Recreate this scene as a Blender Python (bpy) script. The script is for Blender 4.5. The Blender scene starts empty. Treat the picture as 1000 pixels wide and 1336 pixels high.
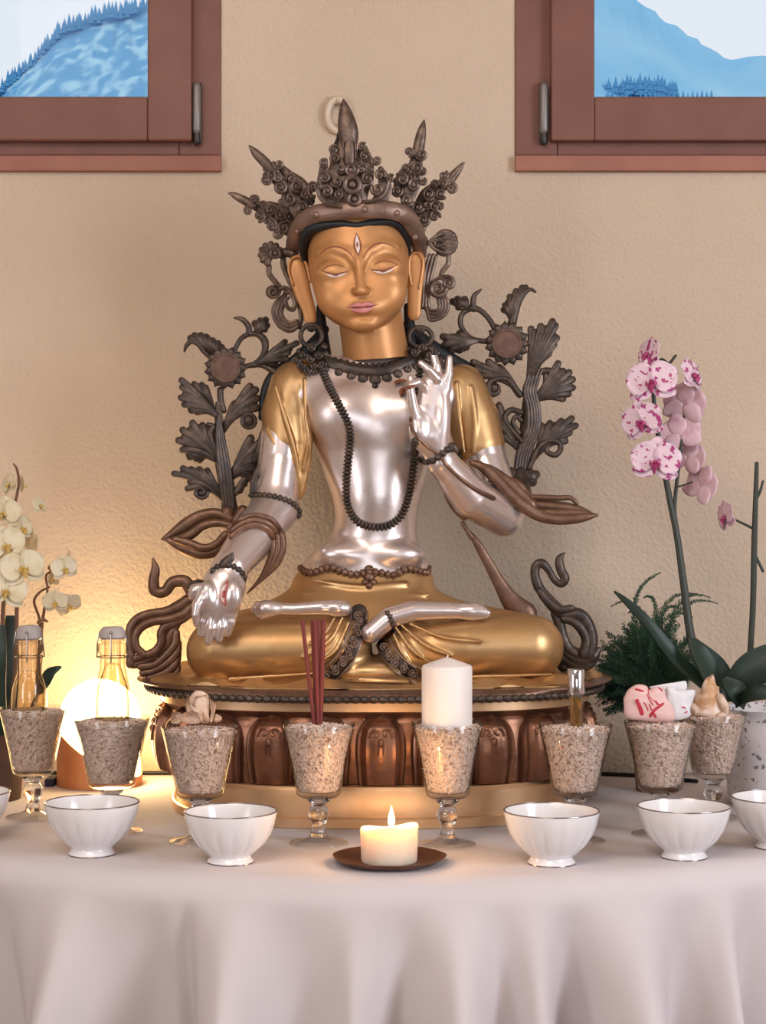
import bpy, bmesh, math, random
import numpy as np
from mathutils import Vector, Matrix, Quaternion
from mathutils.bvhtree import BVHTree
PI = math.pi
rnd = random.Random(7)
SC = bpy.context.scene
COL = SC.collection
# ------------------------------------------------------------------ measured frame
F = 2500.0; HX = 500.0; HY = 645.0      # focal length in pixels, principal point (level camera)
CZ = 1.211                              # eye height
TZ = 0.75                               # table top
WALL = 3.175                            # back wall distance
YS = 2.90                               # statue's mid depth
def P(x, y, Y):
    return Vector(((x-HX)*Y/F, Y, CZ-(y-HY)*Y/F))
def D(x, y, d):                         # statue space: d = depth (862 units to the metre) behind its mid plane
    return P(x, y, YS+d/862.0)
def Darr(v):
    Y = YS+v[:, 2]/862.0
    return np.stack([(v[:, 0]-HX)*Y/F, Y, CZ-(v[:, 1]-HY)*Y/F], 1)
# ------------------------------------------------------------------ objects
def tag(o, label=None, cat=None, group=None, kind=None):
    if label: o['label'] = label
    if cat: o['category'] = cat
    if group: o['group'] = group
    if kind: o['kind'] = kind
    return o
def thing(name, label, cat, loc=(0, 0, 0), group=None, rz=0):
    o = bpy.data.objects.new(name, None); COL.objects.link(o)
    o.location = loc; o.rotation_euler = (0, 0, rz); o.empty_display_size = .02
    return tag(o, label, cat, group)
def root_loc(o):
    v = Vector((0, 0, 0))
    while o: v += o.location; o = o.parent
    return v
class MB:
    def __init__(s): s.v = []; s.f = []
    def add(s, verts, faces):
        n = len(s.v); s.v.extend(tuple(v) for v in verts)
        s.f.extend(tuple(i+n for i in f) for f in faces)
    def grid(s, rows, closed=False, cap=False):
        n = len(rows[0]); m = len(rows); v = [p for r in rows for p in r]; f = []
        for i in range(m-1):
            for j in range(n if closed else n-1):
                k = (j+1) % n
                f.append((i*n+j, i*n+k, (i+1)*n+k, (i+1)*n+j))
        if cap:
            f.append(tuple(reversed(range(n)))); f.append(tuple((m-1)*n+j for j in range(n)))
        s.add(v, f)
    def box(s, c, h, R=None):
        c = Vector(c); v = []
        for a in (-1, 1):
            for b in (-1, 1):
                for d in (-1, 1):
                    p = Vector((a*h[0], b*h[1], d*h[2]))
                    v.append(c+(R @ p if R else p))
        s.add(v, [(0, 1, 3, 2), (4, 6, 7, 5), (0, 4, 5, 1), (2, 3, 7, 6), (0, 2, 6, 4), (1, 5, 7, 3)])
    def tube(s, pts, rad, n=10, th=1.0, ref=(0, 1, 0), rib=None, cap=True):
        """sweep an ellipse (rad wide, rad*th deep) along pts, ends rounded off"""
        pts = [Vector(p) for p in pts]; rad = list(rad)
        q = [pts[0]]; 
        tang = []
        for i in range(len(pts)):
            a = pts[max(0, i-1)]; b = pts[min(len(pts)-1, i+1)]
            t = (b-a); tang.append(t.normalized() if t.length > 1e-9 else Vector((0, 0, 1)))
        P2, R2, T2 = [], [], []
        if cap:
            for a in (80, 60, 35):
                P2.append(pts[0]-tang[0]*rad[0]*math.sin(math.radians(a))); R2.append(rad[0]*math.cos(math.radians(a))); T2.append(tang[0])
        P2 += pts; R2 += rad; T2 += tang
        if cap:
            for a in (35, 60, 80):
                P2.append(pts[-1]+tang[-1]*rad[-1]*math.sin(math.radians(a))); R2.append(rad[-1]*math.cos(math.radians(a))); T2.append(tang[-1])
        rows = []; prev = None
        for p, r, t in zip(P2, R2, T2):
            if ref is not None:
                sd = t.cross(Vector(ref))
                if sd.length < .15: sd = prev-t*prev.dot(t) if prev is not None else t.orthogonal()
            else:
                sd = prev-t*prev.dot(t) if prev is not None else t.orthogonal()
            sd.normalize(); up = sd.cross(t).normalized(); prev = sd
            row = []
            for k in range(n):
                a = 2*PI*k/n; m = 1.0
                if rib: m = 1+rib[1]*math.cos(rib[0]*a)
                row.append(p+sd*(r*m*math.cos(a))+up*(r*m*th*math.sin(a)))
            rows.append(row)
        s.grid(rows, closed=True, cap=True)
    def lathe(s, prof, n=40, c=(0, 0, 0), mod=None, closed=False):
        rows = []
        for i, (r, z) in enumerate(prof):
            rows.append([(c[0]+(r*(mod(a, i, r, z) if mod else 1))*math.cos(a), c[1]+(r*(mod(a, i, r, z) if mod else 1))*math.sin(a), c[2]+z) for a in (2*PI*k/n for k in range(n))])
        s.grid(rows, closed=True, cap=not closed)
    def ell(s, c, r, n=14, m=9, R=None):
        c = Vector(c); rows = []
        for i in range(m+1):
            b = -PI/2+PI*min(max(i/m, .02), .98)
            rows.append([c+((R @ Vector(p)) if R else Vector(p)) for p in ((r[0]*math.cos(b)*math.cos(a), r[1]*math.cos(b)*math.sin(a), r[2]*math.sin(b)) for a in (2*PI*k/n for k in range(n)))])
        s.grid(rows, closed=True, cap=True)
    def prism(s, poly, off):
        """poly: 3-D outline, off: thickness vector"""
        n = len(poly); off = Vector(off); v = [Vector(p) for p in poly]+[Vector(p)+off for p in poly]
        f = [tuple(range(n)), tuple(reversed(range(n, 2*n)))]
        for i in range(n): f.append((i, i+n, (i+1) % n+n, (i+1) % n))
        s.add(v, f)
    def build(s, name, mat, parent=None, world=False, smooth=40, fix=True):
        me = bpy.data.meshes.new(name)
        v = s.v
        if world and parent is not None:
            o = root_loc(parent); v = [(a-o.x, b-o.y, c-o.z) for a, b, c in v]
        me.from_pydata(v, [], s.f)
        if fix:
            bm = bmesh.new(); bm.from_mesh(me); bmesh.ops.recalc_face_normals(bm, faces=bm.faces); bm.to_mesh(me); bm.free()
        if smooth:
            me.polygons.foreach_set('use_smooth', [True]*len(me.polygons))
            if smooth < 180: me.set_sharp_from_angle(angle=math.radians(smooth))
        for m in (mat if isinstance(mat, (list, tuple)) else [mat]): me.materials.append(m)
        me.update()
        ob = bpy.data.objects.new(name, me); COL.objects.link(ob)
        if parent is not None: ob.parent = parent
        return ob
def copy_tree(o, parent=None):
    c = o.copy(); COL.objects.link(c); c.parent = parent
    for ch in list(o.children): copy_tree(ch, c)
    return c
def cr(pts, sub=6):
    """Catmull-Rom through tuples of any length"""
    pts = [np.array(p, float) for p in pts]
    if len(pts) == 2:
        return [pts[0]+(pts[1]-pts[0])*i/sub for i in range(sub+1)]
    q = [2*pts[0]-pts[1]]+pts+[2*pts[-1]-pts[-2]]; out = []
    for i in range(1, len(q)-2):
        a, b, c, d = q[i-1:i+3]
        for k in range(sub):
            t = k/sub
            out.append(.5*((2*b)+(c-a)*t+(2*a-5*b+4*c-d)*t*t+(3*b-a-3*c+d)*t**3))
    out.append(pts[-1]); return out
class K:                                # a magnified view: origin and magnification
    def __init__(s, x, y, m): s.x, s.y, s.m = x, y, m
    def __call__(s, x, y): return s.x+x/s.m, s.y+y/s.m
K0 = K(0, 0, 1)
def T(mb, k, pts, d=0.0, th=1.0, n=10, sub=5, rib=None, ref=(0, 1, 0)):
    """tube through (x, y, r[, extra depth]) given in view k, at statue depth d"""
    q = []
    for p in pts:
        x, y = k(p[0], p[1]); q.append((x, y, max(p[2]/k.m, .3), d+(p[3] if len(p) > 3 else 0)))
    c = cr(q, sub)
    mb.tube([D(a[0], a[1], a[3]) for a in c], [max(a[2], .25)*(YS+a[3]/862)/F for a in c], n=n, th=th, rib=rib, ref=ref)
def spiral(mb, k, cx, cy, r, tr, d, turns=1.5, sgn=1, a0=0.0, n=8):
    cx, cy = k(cx, cy); r /= k.m; tr /= k.m; N = int(14*turns); pts = []; rad = []
    for i in range(N+1):
        t = i/N; a = a0+sgn*2*PI*turns*t; q = r*(1-.78*t)
        pts.append(D(cx+q*math.cos(a), cy+q*math.sin(a), d-3.5*t)); rad.append(tr*(1-.35*t)*YS/F)
    mb.tube(pts, rad, n=n)
    mb.ell(D(cx, cy, d-2), (r*.3*YS/F,)*3, 8, 6)
def ringt(mb, k, cx, cy, rx, ry, tr, d, n=8, N=28):
    cx, cy = k(cx, cy); rx /= k.m; ry /= k.m
    mb.tube([D(cx+rx*math.cos(2*PI*i/N), cy+ry*math.sin(2*PI*i/N), d) for i in range(N+1)], [tr/k.m*YS/F]*(N+1), n=n, cap=False)
def frond(mb, k, base, ctrl, tips, d, r0, r1, bul=8.0, th=.75, curl=4):
    """ribbed leaf: strands fan out from the stem to lobes"""
    full = []
    for i, tp in enumerate(tips):
        full.append((tp, 1.0))
        if i+1 < len(tips):
            nx = tips[i+1]; mx = (tp[0]+nx[0])/2; my = (tp[1]+nx[1])/2
            full.append(((mx+(base[0]-mx)*.07, my+(base[1]-my)*.07), .95))
    M = len(full); r1 *= 1.12
    for i, (tp, rk) in enumerate(full):
        w = (i+.5)/M*2-1
        cx = ctrl[0]*.65+(base[0]+tp[0])*.175; cy = ctrl[1]*.65+(base[1]+tp[1])*.175
        pts = []
        for j in range(7):
            t = j/6; a = (1-t)**2; b = 2*t*(1-t); c = t*t
            x = a*base[0]+b*cx+c*tp[0]; y = a*base[1]+b*cy+c*tp[1]
            r = r0+(r1*rk-r0)*min(1, t*1.15)**1.1
            pts.append((x, y, r, -bul*math.sin(t*PI*.8)*(1-.6*w*w)+curl*t*t))
        T(mb, k, pts, d, th=th, n=8, sub=2)
# ------------------------------------------------------------------ carved solids: distance fields polygonised on a grid
class Field:
    def __init__(s, lo, hi, h):
        s.lo = np.array(lo, float); s.h = h
        s.n = np.ceil((np.array(hi)-s.lo)/h).astype(int)+1
        s.f = np.full(s.n, 50.0, np.float32)
    def _loc(s, lo, hi):
        a = np.clip(np.floor((np.array(lo)-s.lo)/s.h).astype(int), 0, s.n); b = np.clip(np.ceil((np.array(hi)-s.lo)/s.h).astype(int)+1, 0, s.n)
        sl = tuple(slice(i, j) for i, j in zip(a, b))
        ax = [((np.arange(i, j)*s.h+l).astype(np.float32)) for i, j, l in zip(a, b, s.lo)]
        return sl, ax[0][:, None, None], ax[1][None, :, None], ax[2][None, None, :]
    def _mix(s, sl, g, k, op):
        a = s.f[sl]
        if op == 'u':
            if k <= 0: s.f[sl] = np.minimum(a, g); return
            h = np.clip(.5+.5*(a-g)/k, 0, 1); s.f[sl] = a*(1-h)+g*h-k*h*(1-h)
        else:
            if k <= 0: s.f[sl] = np.maximum(a, -g); return
            h = np.clip(.5-.5*(a+g)/k, 0, 1); s.f[sl] = a*(1-h)+(-g)*h+k*h*(1-h)
    def cone(s, a, b, ra, rb, k=0, fl=1.0, op='u'):
        a = np.array(a, float); b = np.array(b, float); m = max(ra, rb)*max(1, fl)+(k+4*s.h)/min(1, fl)
        sl, X, Y, Z = s._loc(np.minimum(a, b)-m, np.maximum(a, b)+m)
        if 0 in s.f[sl].shape: return
        v = (b-a)/np.array([1, 1, fl]); L = max(v @ v, 1e-9)
        px = X-a[0]; py = Y-a[1]; pz = (Z-a[2])/fl
        t = np.clip((px*v[0]+py*v[1]+pz*v[2])/L, 0, 1)
        g = np.sqrt((px-t*v[0])**2+(py-t*v[1])**2+(pz-t*v[2])**2)-(ra+(rb-ra)*t)
        s._mix(sl, (g*min(1, fl)).astype(np.float32), k, op)
    def chain(s, pts, k=0, fl=1.0, op='u'):
        A = np.array(pts, float); m = A[:, 3].max()*max(1, fl)+(k+4*s.h)/min(1, fl)
        sl, X, Y, Z = s._loc(A[:, :3].min(0)-m, A[:, :3].max(0)+m)
        if 0 in s.f[sl].shape: return
        G = None
        for p, q in zip(A, A[1:]):
            v = (q[:3]-p[:3])/np.array([1, 1, fl]); L = max(v @ v, 1e-9)
            px = X-p[0]; py = Y-p[1]; pz = (Z-p[2])/fl
            t = np.clip((px*v[0]+py*v[1]+pz*v[2])/L, 0, 1)
            g = (np.sqrt((px-t*v[0])**2+(py-t*v[1])**2+(pz-t*v[2])**2)-(p[3]+(q[3]-p[3])*t))*min(1, fl)
            G = g if G is None else np.minimum(G, g)
        s._mix(sl, G.astype(np.float32), k, op)
    def ell(s, c, r, k=0, op='u'):
        r = np.array(r, float); m = r*(1+(k+3*s.h)/(r.min()*1.15))
        sl, X, Y, Z = s._loc(np.array(c)-m, np.array(c)+m)
        if 0 in s.f[sl].shape: return
        q = np.sqrt(((X-c[0])/r[0])**2+((Y-c[1])/r[1])**2+((Z-c[2])/r[2])**2)
        s._mix(sl, ((q-1)*r.min()*1.15).astype(np.float32), k, op)
    def loft(s, tab, k=0, e=2.0):
        """tab rows: y, centre x, half width, centre depth, half depth"""
        t = np.array(tab, float); y0, y1 = t[0, 0], t[-1, 0]; w = t[:, 2].max()+k+4; dd = t[:, 4].max()+k+4
        sl, X, Y, Z = s._loc((t[:, 1].min()-w, y0-k-4, t[:, 3].min()-dd), (t[:, 1].max()+w, y1+k+4, t[:, 3].max()+dd))
        yy = Y.ravel(); 
        ip = lambda c: smooth_interp(np.clip(yy, y0, y1), t[:, 0], t[:, c])[None, :, None].astype(np.float32)
        cx, a, cz, b = ip(1), ip(2), ip(3), ip(4)
        q = (np.abs((X-cx)/a)**e+np.abs((Z-cz)/b)**e)**(1/e)
        g = (q-1)*np.minimum(a, b)
        g = np.maximum(g, np.maximum(y0-Y, Y-y1))
        s._mix(sl, g.astype(np.float32), k, 'u')
    def mesh(s):
        f = s.f; neg = f < 0; c = np.zeros(s.n-1, np.uint8)
        nx, ny, nz = s.n-1
        for i in (0, 1):
            for j in (0, 1):
                for k in (0, 1): c += neg[i:i+nx, j:j+ny, k:k+nz]
        I = np.nonzero((c > 0) & (c < 8)); N = len(I[0])
        ids = np.full(s.n-1, -1, np.int32); ids[I] = np.arange(N)
        acc = np.zeros((N, 3)); cnt = np.zeros(N)
        for ax in range(3):
            for u in (0, 1):
                for w in (0, 1):
                    o = [0, 0, 0]; o[(ax+1) % 3] = u; o[(ax+2) % 3] = w
                    A = f[I[0]+o[0], I[1]+o[1], I[2]+o[2]]; o2 = list(o); o2[ax] = 1
                    B = f[I[0]+o2[0], I[1]+o2[1], I[2]+o2[2]]
                    m = (A < 0) != (B < 0); t = np.where(m, A/np.where(m, A-B, 1), 0)
                    p = np.tile(np.array(o, float), (N, 1)); p[:, ax] = t
                    acc[m] += p[m]; cnt[m] += 1
        pos = (acc/np.maximum(cnt, 1)[:, None]+np.stack(I, 1))*s.h+s.lo
        Q = []
        for ax in range(3):
            b, d = (ax+1) % 3, (ax+2) % 3
            s0 = [slice(None)]*3; s1 = [slice(None)]*3; s0[ax] = slice(0, -1); s1[ax] = slice(1, None)
            A = neg[tuple(s0)]; B = neg[tuple(s1)]
            E = np.array(np.nonzero(A != B)); 
            ok = (E[b] > 0) & (E[d] > 0) & (E[b] < s.n[b]-1) & (E[d] < s.n[d]-1); E = E[:, ok]
            sg = A[tuple(E)]
            def cell(ob, od):
                q = E.copy(); q[b] += ob; q[d] += od; return ids[tuple(q)]
            quad = np.stack([cell(-1, -1), cell(0, -1), cell(0, 0), cell(-1, 0)], 1)
            quad[~sg] = quad[~sg][:, ::-1]; Q.append(quad)
        return pos, np.concatenate(Q)
def smooth_interp(x, xs, ys):
    """monotone-ish cubic (Catmull-Rom) interpolation"""
    m = np.gradient(ys, xs); i = np.clip(np.searchsorted(xs, x)-1, 0, len(xs)-2)
    h = xs[i+1]-xs[i]; t = (x-xs[i])/h
    return (2*t**3-3*t**2+1)*ys[i]+(t**3-2*t**2+t)*h*m[i]+(-2*t**3+3*t**2)*ys[i+1]+(t**3-t**2)*h*m[i+1]
def np_build(name, v, q, mat, parent=None, smooth_it=0):
    v = np.asarray(v, float)
    if smooth_it:
        e = np.concatenate([q[:, [0, 1]], q[:, [1, 2]], q[:, [2, 3]], q[:, [3, 0]]]); N = len(v)
        deg = np.bincount(e.ravel(), minlength=N)
        for _ in range(smooth_it):
            a = np.stack([np.bincount(e[:, 0], v[e[:, 1], c], N)+np.bincount(e[:, 1], v[e[:, 0], c], N) for c in range(3)], 1)
            v = v*.5+.5*a/np.maximum(deg, 1)[:, None]
    w = v
    if parent is not None: w = v-np.array(root_loc(parent))
    me = bpy.data.meshes.new(name)
    me.vertices.add(len(w)); me.vertices.foreach_set('co', w.astype(np.float32).ravel())
    me.loops.add(q.size); me.loops.foreach_set('vertex_index', q.astype(np.int32).ravel())
    me.polygons.add(len(q)); me.polygons.foreach_set('loop_start', np.arange(0, q.size, 4, dtype=np.int32))
    me.polygons.foreach_set('use_smooth', np.ones(len(q), bool))
    me.update(calc_edges=True); me.validate(); me.materials.append(mat)
    ob = bpy.data.objects.new(name, me); COL.objects.link(ob)
    if parent is not None: ob.parent = parent
    return ob, BVHTree.FromPolygons(v.tolist(), q.tolist())
EYE = Vector((0, 0, CZ))
def hit(bvhs, x, y):
    dr = (P(x, y, 1.0)-EYE).normalized(); best = None
    for b in bvhs:
        h = b.ray_cast(EYE, dr)
        if h[0] is not None and (best is None or h[3] < best[1]): best = (h[0], h[3], h[1])
    return best
def wrap(mb, bvhs, k, pts, lift=0.0, th=1.0, n=8, bead=0, sub=8, d0=-60, rib=None):
    """tube laid on the surface of solids; bead = pitch in the view's units"""
    c = cr([(k(p[0], p[1])+(p[2]/k.m,)) for p in pts], sub); out = []; last = YS+d0/862
    hs = [hit(bvhs, a[0], a[1]) for a in c]
    ys = [h[0].y if h else None for h in hs]
    known = [y for y in ys if y is not None]
    for i, a in enumerate(c):
        if ys[i] is None:
            j = min((q for q in range(len(ys)) if ys[q] is not None), key=lambda q: abs(q-i), default=None)
            Y = ys[j] if j is not None else last
        else: Y = ys[i]
        out.append((P(a[0], a[1], Y-lift/862), a[2]*Y/F))
    for _ in range(2):
        out = [out[0]]+[(out[i][0]*.5+(out[i-1][0]+out[i+1][0])*.25, out[i][1]) for i in range(1, len(out)-1)]+[out[-1]]
    pts3 = [o[0] for o in out]; rad = [o[1] for o in out]
    if bead:
        s = [0.0]
        for i in range(1, len(pts3)): s.append(s[-1]+(pts3[i]-pts3[i-1]).length)
        pit = bead/k.m*YS/F; N = max(4, int(s[-1]/pit)); M = N*6; np3 = []; nr = []
        for i in range(M+1):
            u = s[-1]*i/M; j = min(max(np.searchsorted(s, u)-1, 0), len(s)-2); t = (u-s[j])/max(s[j+1]-s[j], 1e-9)
            np3.append(pts3[j].lerp(pts3[j+1], t)); nr.append((rad[j]+(rad[j+1]-rad[j])*t)*(.5+.5*abs(math.sin(PI*N*i/M))))
        pts3, rad = np3, nr
    mb.tube(pts3, rad, n=n, th=th, rib=rib)
# ------------------------------------------------------------------ materials
def mat(name, col, rough=.5, metal=0.0, bump=None, col2=None, nscale=20, ncon=(.35, .65), trans=0.0, ior=1.45, emit=None, sss=0.0, sssr=(.01, .006, .004), rough2=None, coat=0.0, spec=.5, detail=4, coord='Object'):
    m = bpy.data.materials.new(name); m.use_nodes = True; nt = m.node_tree; N = nt.nodes; L = nt.links
    b = N['Principled BSDF']
    b.inputs['Base Color'].default_value = (*col, 1); b.inputs['Roughness'].default_value = rough; b.inputs['Metallic'].default_value = metal
    b.inputs['IOR'].default_value = ior; b.inputs['Specular IOR Level'].default_value = spec
    if trans: b.inputs['Transmission Weight'].default_value = trans
    if coat: b.inputs['Coat Weight'].default_value = coat; b.inputs['Coat Roughness'].default_value = .08
    if emit: b.inputs['Emission Color'].default_value = (*emit[0], 1); b.inputs['Emission Strength'].default_value = emit[1]
    if sss: b.inputs['Subsurface Weight'].default_value = sss; b.inputs['Subsurface Radius'].default_value = sssr; b.inputs['Subsurface Scale'].default_value = 1.0
    tc = N.new('ShaderNodeTexCoord')
    if col2 or rough2 is not None:
        nz = N.new('ShaderNodeTexNoise'); nz.inputs['Scale'].default_value = nscale; nz.inputs['Detail'].default_value = detail
        L.new(tc.outputs[coord], nz.inputs['Vector'])
        r = N.new('ShaderNodeMapRange'); r.inputs['From Min'].default_value = ncon[0]; r.inputs['From Max'].default_value = ncon[1]
        L.new(nz.outputs['Fac'], r.inputs['Value'])
        if col2:
            mx = N.new('ShaderNodeMix'); mx.data_type = 'RGBA'; mx.inputs['A'].default_value = (*col, 1); mx.inputs['B'].default_value = (*col2, 1)
            L.new(r.outputs['Result'], mx.inputs['Factor']); L.new(mx.outputs['Result'], b.inputs['Base Color'])
        if rough2 is not None:
            q = N.new('ShaderNodeMapRange'); q.inputs['To Min'].default_value = rough; q.inputs['To Max'].default_value = rough2
            L.new(r.outputs['Result'], q.inputs['Value']); L.new(q.outputs['Result'], b.inputs['Roughness'])
    if bump:
        nb = N.new('ShaderNodeTexNoise'); nb.inputs['Scale'].default_value = bump[0]; nb.inputs['Detail'].default_value = 3
        L.new(tc.outputs[coord], nb.inputs['Vector'])
        bp = N.new('ShaderNodeBump'); bp.inputs['Strength'].default_value = bump[1]; bp.inputs['Distance'].default_value = bump[2]
        L.new(nb.outputs['Fac'], bp.inputs['Height']); L.new(bp.outputs['Normal'], b.inputs['Normal'])
    return m
def thin_glass(name, tint=(.97, .98, .97), refl=1.0, rough=.02, edge=(.55, .52, .47)):
    m = bpy.data.materials.new(name); m.use_nodes = True; nt = m.node_tree; N = nt.nodes; L = nt.links
    N.remove(N['Principled BSDF']); out = N['Material Output']
    t = N.new('ShaderNodeBsdfTransparent')
    g = N.new('ShaderNodeBsdfGlossy'); g.inputs['Roughness'].default_value = rough
    lw = N.new('ShaderNodeLayerWeight'); lw.inputs['Blend'].default_value = .5
    pw = N.new('ShaderNodeMath'); pw.operation = 'POWER'; pw.inputs[1].default_value = 4.0; L.new(lw.outputs['Facing'], pw.inputs[0])
    mu = N.new('ShaderNodeMath'); mu.operation = 'MULTIPLY_ADD'; mu.inputs[1].default_value = .55*refl; mu.inputs[2].default_value = .035*refl; mu.use_clamp = True
    L.new(pw.outputs[0], mu.inputs[0])
    ab = N.new('ShaderNodeMath'); ab.operation = 'POWER'; ab.inputs[1].default_value = 3.0; L.new(lw.outputs['Facing'], ab.inputs[0])
    tm = N.new('ShaderNodeMix'); tm.data_type = 'RGBA'; tm.inputs['A'].default_value = (*tint, 1); tm.inputs['B'].default_value = (*edge, 1); L.new(ab.outputs[0], tm.inputs['Factor']); L.new(tm.outputs['Result'], t.inputs['Color']); mx = N.new('ShaderNodeMixShader')
    L.new(mu.outputs[0], mx.inputs['Fac']); L.new(t.outputs[0], mx.inputs[1]); L.new(g.outputs[0], mx.inputs[2]); L.new(mx.outputs[0], out.inputs['Surface'])
    return m
LAMP_W = 5.0
# ================================================================== materials
M = {}
M['wall'] = mat('plaster', (.595, .468, .355), .9, bump=(150, .55, .006), col2=(.645, .512, .393), nscale=3, spec=.2)
M['white_wall'] = mat('painted_plaster', (.70, .62, .54), .9, bump=(90, .2, .004), spec=.2)
M['floor'] = mat('floor_boards', (.35, .22, .13), .5, col2=(.27, .16, .09), nscale=6)
M['wood_frame'] = mat('stained_window_wood', (.205, .083, .060), .5, col2=(.175, .068, .049), nscale=14, bump=(120, .15, .002))
M['wood_trim'] = mat('stained_trim_wood', (.36, .15, .10), .5, col2=(.30, .115, .08), nscale=10, bump=(90, .15, .002))
M['gasket'] = mat('dark_rubber_seal', (.05, .05, .09), .6)
M['hinge'] = mat('grey_hinge_metal', (.23, .21, .20), .45, .6)
M['hinge_dark'] = mat('dark_hinge_pin', (.05, .045, .045), .4, .6)
M['pane'] = thin_glass('window_glass', (.97, .98, 1.0), .10, edge=(.9, .92, .93))
M['silver'] = mat('polished_silver', (.76, .67, .65), .24, .86, rough2=.36, nscale=9, bump=(11, .22, .01), col2=(.72, .62, .59))
M['gold'] = mat('polished_gold', (.63, .40, .195), .34, .85, col2=(.54, .32, .14), nscale=12, bump=(40, .12, .004), rough2=.46)
M['gold_face'] = mat('matt_gilding', (.58, .285, .112), .42, .4, col2=(.54, .255, .095), nscale=14, bump=(160, .05, .002))
M['gold_band'] = mat('satin_gold', (.66, .43, .25), .42, .75, col2=(.56, .35, .19), nscale=18, bump=(50, .1, .003))
M['bronze'] = mat('dark_bronze', (.060, .046, .040), .40, .55, col2=(.115, .080, .062), nscale=60, ncon=(.4, .7), bump=(180, .25, .003))
M['bronze_brown'] = mat('brown_bronze', (.16, .085, .055), .38, .65, col2=(.25, .145, .095), nscale=45, ncon=(.4, .7), bump=(160, .2, .003))
M['bronze_band'] = mat('worn_bronze', (.20, .125, .095), .42, .6, col2=(.30, .20, .155), nscale=40, bump=(130, .25, .003))
M['copper'] = mat('antique_copper', (.29, .135, .080), .36, .75, col2=(.17, .080, .050), nscale=30, ncon=(.42, .7), bump=(110, .2, .003))
M['hair'] = mat('black_paint', (.010, .012, .014), .5, bump=(300, .2, .002))
M['lips'] = mat('pink_paint', (.62, .22, .22), .4)
M['eye_white'] = mat('white_paint', (.85, .74, .70), .35)
M['line'] = mat('red_brown_paint', (.25, .075, .035), .5)
M['red_line'] = mat('red_paint', (.50, .08, .07), .5)
M['cloth'] = mat('tablecloth_linen', (.66, .60, .605), .95, bump=(900, .25, .001), col2=(.62, .56, .565), nscale=5, spec=.15)
M['porcelain'] = mat('white_porcelain', (.83, .80, .80), .14, coat=.4, bump=(20, .03, .004))
M['rim_silver'] = mat('silver_rim', (.36, .32, .31), .25, 1.0)
M['glass_thin'] = thin_glass('goblet_glass', (.965, .96, .95), 1.3)
M['bottle_glass'] = thin_glass('bottle_glass', (.93, .90, .84), 1.3, edge=(.22, .15, .09))
M['glass'] = mat('clear_glass', (.95, .94, .92), .02, trans=1.0, ior=1.47)
M['liquid'] = thin_glass('clear_liquid', (.95, .91, .80), .9)
M['rice'] = mat('rice', (.80, .63, .54), .6, col2=(.40, .26, .20), nscale=170, ncon=(.54, .68), detail=2)
M['wax'] = mat('white_wax', (.88, .80, .76), .5, sss=.35, sssr=(.02, .012, .008), bump=(60, .05, .003))
M['wax_glow'] = mat('cream_wax', (.90, .78, .60), .45, sss=.6, sssr=(.03, .016, .007))
M['wick'] = mat('burnt_wick', (.02, .015, .012), .9)
M['flame'] = mat('flame', (1, .7, .3), .5, emit=((1.0, .62, .22), 14))
M['saucer'] = mat('brown_copper_saucer', (.20, .085, .045), .35, .5, col2=(.13, .055, .03), nscale=30, bump=(60, .15, .003))
M['incense'] = mat('red_incense', (.20, .042, .036), .8, bump=(400, .3, .001))
M['pine'] = mat('turned_pine', (.62, .25, .09), .5, col2=(.50, .18, .06), nscale=18, bump=(80, .1, .002))
M['lamp'] = mat('lit_opal_glass', (.9, .8, .6), .4, emit=((1.0, .68, .31), 25.0))
M['stopper'] = mat('grey_ceramic_stopper', (.42, .37, .35), .4)
M['wire'] = mat('steel_wire', (.30, .27, .25), .3, 1.0)
M['shell'] = mat('pale_shell', (.74, .57, .45), .5, col2=(.48, .28, .18), nscale=70, ncon=(.45, .7), bump=(140, .5, .004))
M['shell2'] = mat('ochre_shell', (.62, .36, .20), .45, col2=(.82, .68, .58), nscale=32, ncon=(.42, .58), bump=(80, .4, .005))
M['packet_pink'] = mat('pink_paper', (.80, .52, .48), .6, bump=(60, .3, .004))
M['packet_white'] = mat('white_paper', (.78, .76, .78), .55, bump=(50, .3, .004))
M['print_red'] = mat('red_print', (.50, .03, .05), .6)
M['vial_cap'] = mat('chrome_cap', (.72, .72, .76), .12, 1.0)
M['amber'] = mat('amber_liquid', (.75, .42, .10), .05, trans=.85, ior=1.36)
M['leaf'] = mat('dark_green_leaf', (.012, .026, .019), .45, col2=(.018, .038, .025), nscale=15)
M['fern'] = mat('fern_green', (.016, .048, .030), .6, col2=(.035, .085, .04), nscale=30)
M['stem'] = mat('orchid_stem', (.035, .040, .030), .5)
M['stem_brown'] = mat('brown_orchid_stem', (.16, .075, .04), .5)
M['terracotta'] = mat('brown_pot', (.24, .115, .07), .7, col2=(.18, .08, .05), nscale=20)
M['bronze_crown'] = mat('worn_crown_bronze', (.105, .070, .054), .40, .6, col2=(.21, .145, .112), nscale=70, ncon=(.42, .68), bump=(170, .25, .003))
M['seed'] = mat('seed_head', (.13, .072, .052), .75, .2, col2=(.19, .11, .08), nscale=80, bump=(240, .5, .003))
M['dark_pot'] = mat('dark_brown_pot', (.085, .040, .028), .6, col2=(.06, .028, .02), nscale=20)
M['cable'] = mat('black_cable', (.012, .012, .014), .5)
M['navy'] = mat('navy_box', (.02, .03, .08), .5)
M['hook'] = mat('pale_plastic', (.62, .50, .38), .35, coat=.3)
M['tree'] = mat('haze_tinted_conifers', (.12, .35, .60), .9, spec=.1)  # tree colour shifted to blue to stand in for distance haze
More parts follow.
